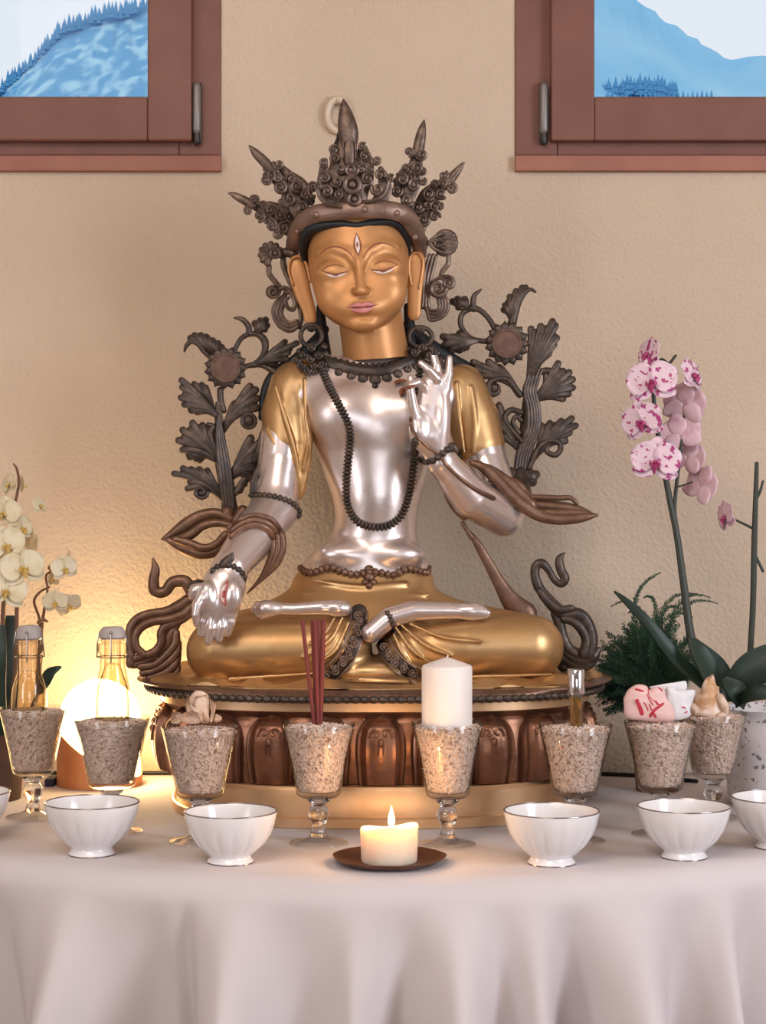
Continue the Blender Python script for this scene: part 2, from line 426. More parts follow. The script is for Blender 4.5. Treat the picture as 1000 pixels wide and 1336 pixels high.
def speckle(name, base, spot, scale, lo, hi, rough=.5, sss=0.0, vor=True):
    m = mat(name, base, rough); nt = m.node_tree; N = nt.nodes; L = nt.links; b = N['Principled BSDF']
    tc = N.new('ShaderNodeTexCoord'); a = N.new('ShaderNodeTexNoise'); a.inputs['Scale'].default_value = scale; a.inputs['Detail'].default_value = 5 if scale < 3 else 2
    L.new(tc.outputs['Object'], a.inputs['Vector'])
    r = N.new('ShaderNodeMapRange'); r.inputs['From Min'].default_value = lo; r.inputs['From Max'].default_value = hi
    L.new(a.outputs['Fac'], r.inputs['Value'])
    mx = N.new('ShaderNodeMix'); mx.data_type = 'RGBA'; mx.inputs['A'].default_value = (*base, 1); mx.inputs['B'].default_value = (*spot, 1)
    L.new(r.outputs['Result'], mx.inputs['Factor']); L.new(mx.outputs['Result'], b.inputs['Base Color'])
    if sss: b.inputs['Subsurface Weight'].default_value = sss; b.inputs['Subsurface Radius'].default_value = (.006, .004, .004); b.inputs['Subsurface Scale'].default_value = 1
    return m
M['orchid_pink'] = speckle('spotted_pink_petal', (.80, .60, .68), (.42, .045, .20), 110, .57, .60)
M['orchid_plain'] = speckle('dusky_pink_petal', (.74, .52, .58), (.62, .34, .43), 60, .5, .7)
M['orchid_lip'] = mat('magenta_lip', (.42, .05, .17), .5)
M['orchid_white'] = speckle('cream_petal', (.74, .65, .46), (.62, .50, .28), 40, .45, .75)
M['orchid_lip_yellow'] = mat('yellow_lip', (.62, .42, .12), .5)
M['birch'] = speckle('birch_bark_pot', (.70, .66, .66), (.22, .19, .19), 105, .60, .66, .8)
M['hazed_hill'] = speckle('haze_tinted_hill', (.13, .40, .68), (.42, .70, .84), 2.0, .48, .62, .95)  # aerial haze mixed into the hill's own blue, with paler random patches
M['slope'] = speckle('haze_tinted_slope', (.27, .58, .83), (.42, .70, .86), .16, .40, .70, .95)  # pale blue base colour carries the aerial haze; no haze volume outside
# ================================================================== the room
X0, X1, YB, ZC = -2.4, 2.4, -2.6, 2.95
def box(name, lo, hi, m, kind='structure', parent=None):
    b = MB(); c = [(i+j)/2 for i, j in zip(lo, hi)]; b.box(c, [(j-i)/2 for i, j in zip(lo, hi)])
    o = b.build(name, m, parent, world=parent is not None, smooth=0)
    if kind and parent is None: o['kind'] = kind
    return o
wp = lambda x, y: P(x, y, WALL)
# back wall with two window openings
LW = (wp(-330, 0).x, wp(289, 0).x); RW = (wp(672, 0).x, wp(1290, 0).x)
WZ0 = wp(0, 225).z; WZ1 = wp(0, -330).z
b = MB()
xs = [X0, LW[0], LW[1], RW[0], RW[1], X1]
def wallbox(lo, hi): b.box([(i+j)/2 for i, j in zip(lo, hi)], [(j-i)/2 for i, j in zip(lo, hi)])
wallbox((X0, WALL, 0), (X1, WALL+.30, WZ0))
wallbox((X0, WALL, WZ1), (X1, WALL+.30, ZC))
for a, c in ((X0, LW[0]), (LW[1], RW[0]), (RW[1], X1)): wallbox((a, WALL, WZ0), (c, WALL+.30, WZ1))
o = b.build('wall_back', M['wall'], smooth=0); o['kind'] = 'structure'
box('floor', (X0, YB, -.05), (X1, WALL+.3, 0), M['floor'])
box('ceiling', (X0, YB, ZC), (X1, WALL+.3, ZC+.05), M['white_wall'])
box('wall_left', (X0-.1, YB, 0), (X0, WALL+.3, ZC), M['white_wall'])
box('wall_right', (X1, YB, 0), (X1+.1, WALL+.3, ZC), M['white_wall'])
box('wall_front', (X0, YB-.1, 0), (X1, YB, ZC), M['white_wall'])
box('baseboard_back', (X0, WALL-.015, 0), (X1, WALL, .09), M['wood_trim'])
def window(name, x0, x1, hinge_x, sx, glass_in, sash_in):
    """fixed frame, inward-opening sash overlapping it, hinge on the inner side; pixel x at the wall"""
    w = bpy.data.objects.new(name, None); COL.objects.link(w); w['kind'] = 'structure'
    z = lambda py: wp(0, py).z
    def fr(nm, X0_, X1_, Z0_, Z1_, t, ya, yb, m):
        q = MB()
        def bx(lo, hi): q.box([(i+j)/2 for i, j in zip(lo, hi)], [(j-i)/2 for i, j in zip(lo, hi)])
        l, r_, bt, tp = t
        bx((X0_, ya, Z0_), (X0_+l, yb, Z1_)); bx((X1_-r_, ya, Z0_), (X1_, yb, Z1_))
        bx((X0_+l, ya, Z0_), (X1_-r_, yb, Z0_+bt)); bx((X0_+l, ya, Z1_-tp), (X1_-r_, yb, Z1_))
        ob = q.build(nm, m, w, smooth=0)
        bv = ob.modifiers.new('b', 'BEVEL'); bv.width = .003; bv.segments = 2; bv.limit_method = 'ANGLE'
        return ob
    XA, XB = wp(x0, 0).x, wp(x1, 0).x
    fr('frame', XA, XB, z(204), WZ1, (.07, .07, .05, .07), WALL-.004, WALL+.07, M['wood_frame'])
    q = MB(); q.box(((XA+XB)/2, WALL+.02, (z(204)+z(225))/2), ((XB-XA)/2, .034, (z(204)-z(225))/2-.0005)); so = q.build('sill', M['wood_trim'], w, smooth=0)
    bv = so.modifiers.new('b', 'BEVEL'); bv.width = .002; bv.segments = 2
    SA, SB = wp(sash_in[0], 0).x, wp(sash_in[1], 0).x
    GA, GB = wp(glass_in[0], 0).x, wp(glass_in[1], 0).x
    fr('sash', SA, SB, z(187), WZ1-.03, (GA-SA, SB-GB, z(130)-z(187), .075), WALL-.026, WALL+.05, M['wood_frame'])
    fr('seal', GA, GB, z(130), WZ1-.105, (.004, .004, .004, .004), WALL+.012, WALL+.02, M['gasket'])
    q = MB(); q.box(((GA+GB)/2, WALL+.024, (z(130)+WZ1-.105)/2), ((GB-GA)/2, .003, (WZ1-.105-z(130))/2)); q.build('glass_pane', M['pane'], w, smooth=0)
    hx = wp(hinge_x, 0).x
    h = MB(); h.tube([(hx, WALL-.016, z(116)), (hx, WALL-.016, z(172))], [.0075]*2, n=12, ref=None); ho = h.build('hinge', M['hinge'], w)
    h = MB(); h.tube([(hx, WALL-.014, z(173)), (hx, WALL-.014, z(187))], [.0062]*2, n=10, ref=None); h.tube([(hx+sx*.006, WALL-.014, z(112)), (hx+sx*.006, WALL-.014, z(186))], [.002]*2, n=8, ref=None)
    h.build('hinge_pin', M['hinge_dark'], ho)
    return w
window('window_1', -330, 289, 258, 1, (-240, 195), (-296, 252))
window('window_2', 672, 1290, 709, -1, (774, 1200), (718, 1256))
# outside: two slopes with conifers, far beyond the wall
def terrain(name, m, pts_fn, nx=90, ny=24):
    b = MB(); rows = []
    for j in range(ny):
        rows.append([pts_fn(i/(nx-1), j/(ny-1)) for i in range(nx)])
    b.grid(rows); return b.build(name, m, smooth=180)
R3 = random.Random(3)
nz = [[R3.uniform(-1, 1) for _ in range(200)] for _ in range(60)]
LH = [(-400, 190), (-120, 150), (0, 118), (30, 88), (60, 60), (80, 38), (110, 25), (150, 16), (200, 4), (320, -30), (520, -60)]
def ridge(tab, x):
    for a, c in zip(tab, tab[1:]):
        if a[0] <= x <= c[0]: return a[1]+(c[1]-a[1])*(x-a[0])/(c[0]-a[0])
    return tab[0][1] if x < tab[0][0] else tab[-1][1]
def slope_fn(tab, xa, xb, Yt, Yn, seed):
    def fn(u, v):
        x = xa+(xb-xa)*u; top = P(x, ridge(tab, x), Yt)
        q = nz[int(v*23)+seed][int(u*150)]
        p = Vector((top.x*(1-v)+top.x*v, Yt+(Yn-Yt)*v, top.z*(1-v)+(-6)*v))
        return (p.x+q*.12, p.y+q*.6*v, p.z+q*.16*(1 if v > 0 else .3)+.6*math.sin(v*PI)*math.sin(u*17+v*5)*.5)
    return fn
o = terrain('haze_tinted_forest_hill', M['hazed_hill'], slope_fn(LH, -400, 420, 60, 36, 0)); tag(o, kind='structure')
RH = [(600, -160), (700, -80), (780, -25), (830, 0), (870, 28), (920, 58), (952, 78), (990, 72), (1100, 100), (1400, 140)]
o = terrain('haze_tinted_mountain_slope', M['slope'], slope_fn(RH, 560, 1400, 90, 55, 20)); tag(o, kind='structure')
def conifers(name, spots):
    b = MB()
    for x, y, h, Y in spots:
        p = P(x, y, Y); hh = h*Y/F
        for k in range(3):
            z0 = p.z-hh*.5+hh*.33*k; r = hh*.30*(1-.26*k)
            rows = [[(p.x+r*q*math.cos(2*PI*i/7+k), p.y+r*q*math.sin(2*PI*i/7+k), z0+hh*.6*(1-q)) for i in range(7)] for q in (1, .02)]
            b.grid(rows, closed=True, cap=True)
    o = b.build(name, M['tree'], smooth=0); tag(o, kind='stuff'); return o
sp = []
for i in range(70):
    x = -40+250*i/70+R3.uniform(-2, 2); sp.append((x, ridge(LH, x)-R3.uniform(-2, 4), R3.uniform(9, 20), 59.5))
o = conifers('hill_conifers', sp); tag(o, 'conifers tinted haze blue along the hill crest seen through the left window', 'trees')
sp = []
for i in range(34):
    x = 782+105*i/34+R3.uniform(-1.5, 1.5); sp.append((x, 122-8*math.sin((x-782)/105*PI)+R3.uniform(-2, 3), R3.uniform(12, 26), 82.5))
for i in range(26):
    x = 775+160*i/26; sp.append((x, 134+R3.uniform(-4, 4), R3.uniform(14, 24), 82))
o = conifers('valley_conifers', sp); tag(o, 'conifers tinted haze blue at the foot of the slope in the right window', 'trees')
# ================================================================== table and cloth
TYC, TR = 3.26, .98
b = MB()
arc = [(-.9+1.8*i/40) for i in range(41)]
top = [(x, TYC-math.sqrt((TR-.035)**2-x*x)) for x in arc]+[(.9, WALL-.03), (-.9, WALL-.03)]
tb = thing('table', 'bow-fronted altar table hidden under the white cloth against the wall', 'table', (0, 2.85, 0))
b.prism([(x, y, TZ-.004) for x, y in top], (0, 0, -.03)); b.build('tabletop', M['pine'], tb, world=True, smooth=30)
for x, y in ((-.7, 2.82), (.7, 2.82), (-.7, 3.08), (.7, 3.08)):
    q = MB(); q.tube([(x, y, 0.02), (x, y, TZ-.036)], [.018, .026], n=12, ref=None, cap=False); q.build('leg', M['pine'], tb, world=True)
def fold(px):
    s = 0
    for c, w, a in ((75, 34, .9), (190, 45, -.55), (238, 14, -.5), (300, 38, 1.0), (390, 40, -.35), (462, 22, .35), (530, 26, -.5), (598, 34, 1.0), (655, 20, -.35), (700, 24, .55), (748, 28, -.8), (832, 40, .9), (905, 30, -.5), (962, 20, .6), (1010, 25, -.5)):
        s += a*math.exp(-((px-c)/w)**2)
    if px < 30: s += .7*math.sin((px-30)/38.)*min(1, (30-px)/60)
    if px > 1030: s += .7*math.sin((px-1030)/36.)*min(1, (px-1030)/60)
    return s
b = MB(); rows = []
NU = 420
US = [-.965+1.93*i/NU for i in range(NU+1)]
EN = []
for x in US:
    y = TYC-math.sqrt(TR*TR-x*x); n = Vector((x, y-TYC, 0)).normalized(); EN.append((Vector((x, y, TZ)), n, HX+x*F/2.28))
rr = .035
for j in range(12):
    t = j/11; rows.append([tuple(Vector((e.x, WALL-.006, TZ+.0005)).lerp(e-n*rr+Vector((0, 0, .0005)), t)) for e, n, q in EN])
for j in range(1, 7):
    a = j/6*PI/2
    rows.append([tuple(e-n*rr+n*rr*math.sin(a)+Vector((0, 0, -rr+rr*math.cos(a)))+n*(.003*fold(q)*(j/6)**2)) for e, n, q in EN])
for j in range(1, 37):
    dz = .60*j/36; am = .004+.078*min(1, dz/.19)+.04*dz; sh = 26*dz
    rows.append([tuple(e+Vector((0, 0, -rr-dz))+n*(am*fold(q+sh*math.sin(q/70.))+.03*dz)) for e, n, q in EN])
b.grid(rows)
o = b.build('tablecloth', M['cloth'], smooth=180); sd = o.modifiers.new('s', 'SOLIDIFY'); sd.thickness = .0015; sd.offset = -1
tag(o, 'white linen tablecloth draped in soft folds over the altar table', 'tablecloth')
# ================================================================== the seated statue
C1 = K(280, 110, 2.778); C2 = K(200, 380, 3.339); C3 = K(540, 360, 3.712); C4 = K(330, 440, 3.03); C5 = K(150, 690, 3.125); C6 = K(430, 690, 2.70)
E4 = K(220, 390, 5.556); E5 = K(580, 360, 5.556); E6 = K(290, 120, 5.556); E7 = K(450, 120, 5.882); E8 = K(330, 290, 7.03); G1 = K(530, 290, 7.033); G3 = K(150, 780, 7.143); G4 = K(690, 700, 5.564)
ST = thing('buddhist_statue', 'silver and gold seated goddess statue with dark crown on a lotus pedestal', 'statue', (-.0128, 2.925, TZ))
BM = {}
# ---- pedestal
PCX, PCY = -.0128, 2.925
def loop(a, bf, bb=.20, n=2.9, N=200):
    out = []
    for i in range(N):
        t = 2*PI*i/N-PI/2; c, s = math.cos(t), math.sin(t)
        x = a*math.copysign(abs(c)**(2/n), c); y = (bf if s < 0 else bb)*math.copysign(abs(s)**(2/n), s)
        out.append((PCX+x, PCY+y))
    return out
def zf(py, Y): return CZ-(py-HY)*Y/F
def lofted(name, prof, m, **kw):
    b = MB(); b.grid([[(x, y, z) for x, y in loop(a, bf)] for a, bf, z in prof], closed=True, cap=True)
    return b.build(name, m, ST, world=True, smooth=35)
Z1, Z2, Z3, Z4, Z5 = TZ+.0012, zf(1068, 2.635), zf(1027, 2.65), zf(936, 2.65), zf(918, 2.66)
lofted('plinth_foot', [(.303, .290, Z1), (.303, .290, Z2-.002), (.301, .288, Z2)], M['gold_band'])
lofted('plinth', [(.296, .281, Z2), (.296, .281, Z3-.006), (.292, .277, Z3)], M['gold_band'])
lofted('lotus_core', [(.292, .236, Z3), (.305, .245, Z3+.03), (.305, .245, Z4-.01), (.318, .258, Z4+.004)], M['copper'])
lofted('upper_band', [(.318, .258, Z4+.004), (.322, .263, Z4+.006), (.322, .263, Z5)], M['gold_band'])
Z6 = zf(906, 2.67)
lofted('seat_rim', [(.326, .264, Z5), (.338, .268, Z5+.001), (.338, .268, Z6), (.352, .262, Z6+.002), (.357, .258, Z6+.0045), (.352, .250, Z6+.006), (.325, .225, Z6+.0065), (.28, .18, Z6+.0066)], M['bronze_brown'])
b = MB(); rows = []; R9 = random.Random(9); ph = [R9.uniform(0, 6) for _ in range(6)]
LB = loop(.338, .246, N=240)
for j in range(22):
    t = j/21; rr_ = []
    for i, (x, y) in enumerate(LB):
        a = 2*PI*i/240; e = 1+.018*math.sin(7*a+ph[0])+.012*math.sin(17*a+ph[1]); h = .0035*math.sin(11*a+9*t+ph[2])*t+.0028*math.sin(23*a-14*t+ph[3])*t+.003*math.sin(26*t+3*math.sin(5*a+ph[4]))*t
        rr_.append((PCX+(x-PCX)*t*e+.0001*(1-t), PCY+(y-PCY)*t*e, Z6+.0135+h-(.0085*max(0, (t-.86)/.14)**2)))
    rows.append(rr_)
b.grid(rows, closed=True); b.grid([[(x, y, Z6+.0072) for x, y, z in rows[-1]], [(x, y, z) for x, y, z in rows[-1]]], closed=True)
b.build('seat_cloth', M['gold'], ST, world=True, smooth=180)
def beaded_loop(name, a, bf, z, r, pitch, m, front_only=True):
    pts = [p for p in loop(a, bf, N=600)]
    pts = [Vector((x, y, z)) for x, y in pts[300:]+pts[:301]]
    pts = [p for p in pts if p.y < PCY+.02]
    s = [0.0]
    for i in range(1, len(pts)): s.append(s[-1]+(pts[i]-pts[i-1]).length)
    Nb = int(s[-1]/pitch); q = []; rd = []
    for i in range(Nb*6+1):
        u = s[-1]*i/(Nb*6); j = min(max(int(np.searchsorted(s, u))-1, 0), len(s)-2); t = (u-s[j])/max(s[j+1]-s[j], 1e-9)
        q.append(pts[j].lerp(pts[j+1], t)); rd.append(r*(.5+.5*abs(math.sin(PI*i/6))))
    b = MB(); b.tube(q, rd, n=8, ref=(0, 0, 1)); return b.build(name, m, ST, world=True)
beaded_loop('bead_moulding', .341, .2715, (Z5+Z6)/2, .0056, .0125, M['bronze'])
# lotus petals, one by one round the front and ends
def loop_s(a, bf):
    L = [Vector((x, y)) for x, y in loop(a, bf, N=900)]
    i0 = min(range(len(L)), key=lambda i: abs(L[i].x)+(10 if L[i].y > PCY else 0)); L = L[i0:]+L[:i0]; return L
LP = loop_s(.302, .244)
def at_s(s):
    N = len(LP); d = 1 if s >= 0 else -1; i = 0; acc = 0
    while acc < abs(s):
        step = (LP[(i+d) % N]-LP[i % N]).length; acc += step; i += d
    p = LP[i % N]; t = (LP[(i+3) % N]-LP[(i-3) % N]).normalized(); return p, t
def petal(s, back=False):
    p, t = at_s(s); n = Vector((t.y, -t.x)); 
    if n.y > 0 and abs(n.y) > .3: n = -n
    if n.dot(p-Vector((PCX, PCY))) < 0: n = -n
    H = (Z4-Z3)*(1.07 if back else 1.0); b = MB(); rows = []; NV, NU = 22, 25
    def pos(u, v, off=0):
        e = max(0, v-.52)/.48
        w = .0352*(.90+.10*min(1, v/.4))*math.sqrt(max(0, 1-e**2.6)+.0004)
        eu = max(abs(u), e**1.3 if e > 0 else 0)
        g = .030*math.sin(PI*(.22+.62*v))*(1-.50*u*u)+.004
        g += .0045*math.exp(-((eu-.90)/.075)**2)+.0028*math.exp(-((eu-.56)/.06)**2)-.0035*math.exp(-((eu-.74)/.07)**2)
        if back: g = g*.55-.004
        q = p+t*(u*w)+n*(g+off); return Vector((q.x, q.y, Z3+.001+H*v))
    for j in range(NV):
        v = j/(NV-1); r = [pos(-1+2*i/(NU-1), v) for i in range(NU)]
        r = [Vector((*(Vector(r[0][:2])-n*.02), r[0].z))]+r+[Vector((*(Vector(r[-1][:2])-n*.02), r[-1].z))]; rows.append(r)
    b.grid(rows)
    if not back:
        for sg in (-1, 1):
            pts = [];
            for i in range(22):
                q = i/21; a = sg*(-.4+4.9*q); rr = .26*(1-.75*q); pts.append(pos(sg*.24+rr*math.cos(a)*sg*1.0, .74+rr*.36*math.sin(a*sg), .0015))
            b.tube(pts, [.0016]*22, n=6, ref=None)
            b.tube([pos(sg*.10, .66-.03*i, .001) for i in range(8)], [.0014]*8, n=6, ref=None)
        b.ell(pos(0, .62, .001), (.004, .003, .006), 8, 6)
    return b.build('lotus_petal', M['copper'], ST, world=True, smooth=50)
for i in range(-8, 9): petal(i*.0745)
for i in range(-8, 8): petal((i+.5)*.0745, True)
# ---- skirt and crossed legs (gold)
f = Field((225, 735, -170), (752, 908, 100), 1.5)
f.loft([(738, 477, 82, -2, 55), (752, 475, 90, -3, 60), (770, 473, 98, -8, 66), (790, 472, 128, -10, 80), (812, 480, 170, -10, 95)], e=2.2)
f.chain([(440, 812, 0, 42), (300, 838, -55, 38)], k=16); f.chain([(530, 812, 0, 42), (680, 838, -55, 38)], k=16)
f.chain([(285, 850, -78, 42), (360, 848, -90, 41), (446, 846, -88, 40)], k=8)
f.chain([(693, 845, -78, 43), (610, 846, -90, 40), (532, 852, -88, 37)], k=8)
f.ell((490, 878, -88), (70, 22, 42), k=10)
f.ell((490, 899, -30), (268, 12, 182), k=5)
f.cone((255, 892, -95), (420, 896, -150), 6, 5, k=8); f.cone((560, 896, -150), (738, 892, -90), 5, 6, k=8)
R5 = random.Random(5)
for x0, y0, x1, y1, dd in ((300, 886, 420, 878, -122), (440, 893, 520, 895, -150), (470, 886, 540, 889, -140), (590, 884, 720, 880, -118), (560, 892, 650, 894, -148), (330, 895, 430, 897, -158)):
    f.cone((x0, y0, dd-18), (x1, y1, dd-22), 2.8, 2.0, k=5)
for q in ((455, 812, 440, 846, 412, 868), (447, 806, 430, 836, 395, 858), (437, 806, 424, 826, 405, 840)):
    pts = cr([(q[0], q[1], -118, 1.9), (q[2], q[3], -129, 2.0), (q[4], q[5], -131, 1.2)], 5); f.chain([tuple(p) for p in pts], k=4)
for q in ((516, 818, 540, 850, 566, 866), (524, 816, 556, 842, 590, 856), (535, 814, 580, 832, 640, 838), (514, 828, 532, 862, 556, 876)):
    pts = cr([(q[0], q[1], -120, 1.9), (q[2], q[3], -127, 2.0), (q[4], q[5], -131, 1.0)], 5); f.chain([tuple(p) for p in pts], k=4)
for q in ((400, 775, 475, 782, 560, 776), (408, 757, 470, 766, 530, 762), (420, 786, 480, 791, 545, 786)):
    pts = cr([(q[0], q[1], -60, 1.5), (q[2], q[3], -72, 2.4), (q[4], q[5], -60, 1.5)], 5); f.chain([tuple(p) for p in pts], k=6)
v, q = f.mesh(); ob, BM['skirt'] = np_build('skirt', Darr(v), q, M['gold'], ST, 2)
# ---- feet (silver), soles up on the legs
for nm, pts, toes in (('left', [(450, 794, -104, 10), (420, 793, -108, 10), (385, 795, -108, 8.2), (355, 794, -108, 8.5), (346, 794, -108, 9)], [(336, 788, 4.2), (332, 793, 4.2), (332, 798, 4), (336, 802, 3.8), (341, 805, 3.6)]),
                      ('right', [(484, 826, -118, 13), (508, 806, -113, 14), (540, 797, -108, 13.5), (580, 797, -106, 11.5), (618, 798, -104, 10.5)], [(632, 797, 4.2), (637, 800, 4.2), (634, 803, 4), (628, 805, 3.6), (628, 794, 3.6)])):
    f = Field((300, 770, -145), (660, 850, -80), 1.1); f.chain(pts, k=4)
    if nm == 'left': f.ell((349, 794.5, -110), (17, 11.5, 11), k=5); f.ell((440, 794, -106), (14, 10.5, 11), k=4)
    else: f.ell((618, 798.5, -107), (19, 11.5, 10), k=5)
    for x, y, r in toes: f.cone((x+(8 if nm == 'left' else -8), y*.6+797*.4, -110), (x, y, -111), r+.5, r, k=2.5)
    v, q = f.mesh(); ob, BM['foot_'+nm] = np_build('foot', Darr(v), q, M['silver'], ST, 1); ob['label'] = 'silver foot with its sole turned up'
# ---- body (silver): torso, both arms and hands in one surface
f = Field((250, 462, -172), (694, 850, 66), 1.25)
f.loft([(468, 478, 46, 0, 34), (480, 480, 66, 0, 38), (492, 482, 92, 0, 44), (506, 484, 100, 0, 52), (530, 487, 97, -2, 58), (560, 488, 86, -3, 60), (590, 490, 76, -3, 57), (620, 491, 67, -3, 54), (650, 492, 58, -4, 52), (680, 491, 54, -4, 50), (700, 488, 57, -4, 51), (720, 480, 72, -4, 54), (738, 477, 84, -3, 57), (752, 476, 88, -3, 58)], e=2.15)
f.ell((443, 540, -40), (36, 34, 24), k=16); f.ell((533, 540, -40), (36, 34, 24), k=16)
f.ell((490, 640, -36), (36, 60, 22), k=14)
f.ell((450, 724, -38), (38, 19, 24), k=8); f.ell((516, 724, -38), (38, 19, 24), k=8)
f.cone((440, 490, -28), (482, 500, -38), 5, 4, k=10); f.cone((526, 490, -28), (486, 500, -38), 5, 4, k=10)
f.cone((430, 494, -2), (388, 514, 2), 30, 29, k=22); f.cone((545, 494, -2), (604, 522, 2), 30, 29, k=22)
# right arm (photo's left), reaching down and forward over the knee
f.chain([(376, 520, 2, 29), (366, 600, -8, 29), (358, 662, -26, 30)], k=8)
f.chain([(357, 666, -30, 30), (330, 702, -75, 30), (302, 738, -118, 23)], k=10)
f.chain([(300, 744, -122, 23), (292, 765, -133, 29), (284, 790, -140, 26)], k=6, fl=.55)
f.ell((304, 778, -150), (12, 20, 9), k=8); f.ell((270, 778, -150), (9, 18, 8), k=8)
for fx in ([(268, 794, -141, 7.2), (264, 812, -145, 6.6), (262, 828, -144, 5)], [(281, 798, -143, 7.2), (276, 820, -148, 6.6), (272, 838, -147, 5)],
           [(293, 798, -143, 7.0), (290, 818, -148, 6.4), (286, 835, -147, 4.8)], [(305, 794, -141, 6.6), (302, 812, -145, 6.0), (297, 827, -144, 4.6)]):
    f.chain(fx, k=5.0)
f.chain([(268, 770, -146, 10), (258, 788, -154, 7.5), (255, 803, -156, 6), (256, 815, -155, 3.6)], k=4)
# left arm (photo's right), bent up, hand raised before the chest
f.chain([(613, 526, 2, 29), (634, 600, -10, 28), (656, 668, -32, 25)], k=8)
f.chain([(657, 674, -36, 26), (616, 650, -72, 27), (578, 604, -104, 20)], k=10)
f.chain([(576, 598, -106, 19), (562, 568, -112, 22)], k=6, fl=.75)
f.chain([(560, 566, -113, 23), (564, 530, -113, 23), (568, 504, -113, 20)], k=6, fl=.5)
f.ell((547, 560, -120), (12, 22, 12), k=8); f.ell((579, 545, -118), (8, 26, 9), k=8)
for fx in ([(582, 508, -114, 6.8), (586, 488, -116, 6.0), (587, 467, -114, 4.0)], [(572, 500, -114, 6.8), (570, 477, -118, 6.0), (564, 456, -116, 4.0)],
           [(571, 494, -122, 6.0), (560, 482, -126, 5.2), (549, 473, -125, 3.8)], [(555, 508, -116, 6.5), (546, 498, -128, 5.6), (536, 502, -133, 4.2)],
           [(546, 556, -120, 9), (539, 530, -126, 7), (536, 508, -130, 5.4), (536, 492, -130, 3.8)]):
    f.chain(fx, k=2.2)
v, q = f.mesh(); ob, BM['body'] = np_build('body', Darr(v), q, M['silver'], ST, 3)
# ---- shawl sleeves (gold)
f = Field((325, 468, -60), (420, 660, 60), 1.3)
f.chain([(402, 515, -10, 24), (398, 497, 0, 31), (386, 505, 2, 34), (374, 540, 0, 33), (374, 572, -4, 31), (382, 598, -10, 23), (389, 625, -16, 12), (391, 645, -20, 5)], k=8)
f.chain([(396, 500, -22, 11), (402, 560, -26, 8), (400, 605, -26, 6), (393, 640, -24, 4)], k=8)
for a in ([(360, 505, -34, 2), (372, 545, -37, 3), (385, 590, -35, 2.6), (391, 632, -28, 1.5)], [(348, 560, -22, 2), (362, 585, -32, 2.6), (380, 620, -28, 2.2), (390, 645, -22, 1.5)], [(398, 495, -36, 1.5), (399, 540, -39, 2.4), (402, 575, -38, 2.4), (396, 612, -32, 1.5)], [(344, 560, -8, 3), (358, 596, -26, 3), (376, 630, -26, 2.6), (391, 650, -22, 2)]):
    f.chain([tuple(p) for p in cr(a, 5)], k=4)
v, q = f.mesh(); ob, BM['sleeve_a'] = np_build('sleeve', Darr(v), q, M['gold'], ST, 2)
f = Field((570, 468, -70), (665, 632, 60), 1.3)
f.chain([(602, 508, 2, 33), (617, 545, 0, 34), (627, 580, -5, 32), (634, 604, -12, 25)], k=8)
for a in ([(596, 500, -32, 2), (600, 545, -36, 3), (606, 590, -34, 2)], [(615, 505, -30, 2), (620, 550, -34, 3), (618, 590, -34, 2)], [(632, 530, -22, 2), (636, 565, -26, 2.6), (630, 600, -30, 2)], [(645, 575, -12, 2.5), (632, 598, -28, 3), (612, 606, -34, 2.5)]):
    f.chain([tuple(p) for p in cr(a, 5)], k=4)
v, q = f.mesh(); ob, BM['sleeve_b'] = np_build('sleeve', Darr(v), q, M['gold'], ST, 2)
for g, w in (((377, 500), (420, 478)), ((590, 496), (545, 478))):
    pass
# ---- head and neck (gilded)
AR = math.radians(-4.4)
HO = (469, 350); HD = -15
def hl(u, v, w):                        # head space -> statue space (v down, w towards the viewer)
    return (HO[0]+u*math.cos(AR)-v*math.sin(AR), HO[1]+u*math.sin(AR)+v*math.cos(AR), HD-w)
f = Field((-80, -84, -52), (80, 120, 86), 1.0)
# loft rows: v, centre u, half width, centre w, half depth
f.loft([(-84, 0, 40, 2, 40), (-70, 0, 55, 0, 52), (-50, 0, 63, 0, 58), (-25, 0, 65.5, 0, 62), (0, 0, 65, 0, 63), (20, 0, 62.5, 2, 62), (38, 0, 58.5, 6, 59), (52, 0, 52.5, 12, 53), (63, 0, 44, 20, 44), (71, 0, 34, 28, 34), (77, 0, 22, 36, 22), (81, 0, 10, 40, 11)], e=2.25)
f.cone((8, 50, -2), (14, 125, -12), 41, 43, k=6)
f.ell((0, 74, 50), (20, 9, 14), k=8)
for s in (-1, 1):
    f.ell((s*33, -2, 73), (23, 15, 11), k=12, op='d')
    f.ell((s*33, 0, 52), (23, 14, 13.5), k=6)
    f.chain([(s*5, -8, 63.5, 2.4), (s*13, -22, 60.5, 2.4), (s*32, -30, 54, 2), (s*50, -23, 42, 1.5)], k=11)
    f.ell((s*7.6, 30, 67.5), (4.2, 4, 6), k=4)
    f.ell((s*34, 32, 44), (24, 26, 18), k=18)
f.chain([(0, -24, 59, 5.5), (0, -8, 64, 6), (0, 10, 69, 6.5), (0, 27, 75.5, 7.2)], k=5); f.ell((0, 30, 74), (8, 5, 8), k=4)
f.ell((0, 50, 61), (22, 13, 9), k=9)
f.chain([(-17, 49.5, 66, 1.6), (-9, 47.5, 69.5, 2.8), (0, 48.4, 70.5, 2.6), (9, 47.5, 69.5, 2.8), (17, 49.5, 66, 1.6)], k=2.5)
f.chain([(-13, 53, 67, 2), (0, 56, 70, 4), (13, 53, 67, 2)], k=2.5)
f.chain([(-22, 49, 63, 1.6), (0, 51.6, 74, 1.3), (22, 49, 63, 1.6)], k=1.6, op='d')
f.ell((0, 64, 70), (16, 3.5, 6), k=5, op='d')
v, q = f.mesh()
hv = np.stack(hl(v[:, 0], v[:, 1], v[:, 2]), 1); q = q[:, ::-1]
ob, BM['head'] = np_build('head', Darr(hv), q, M['gold_face'], ST, 1)
H = [BM['head']]
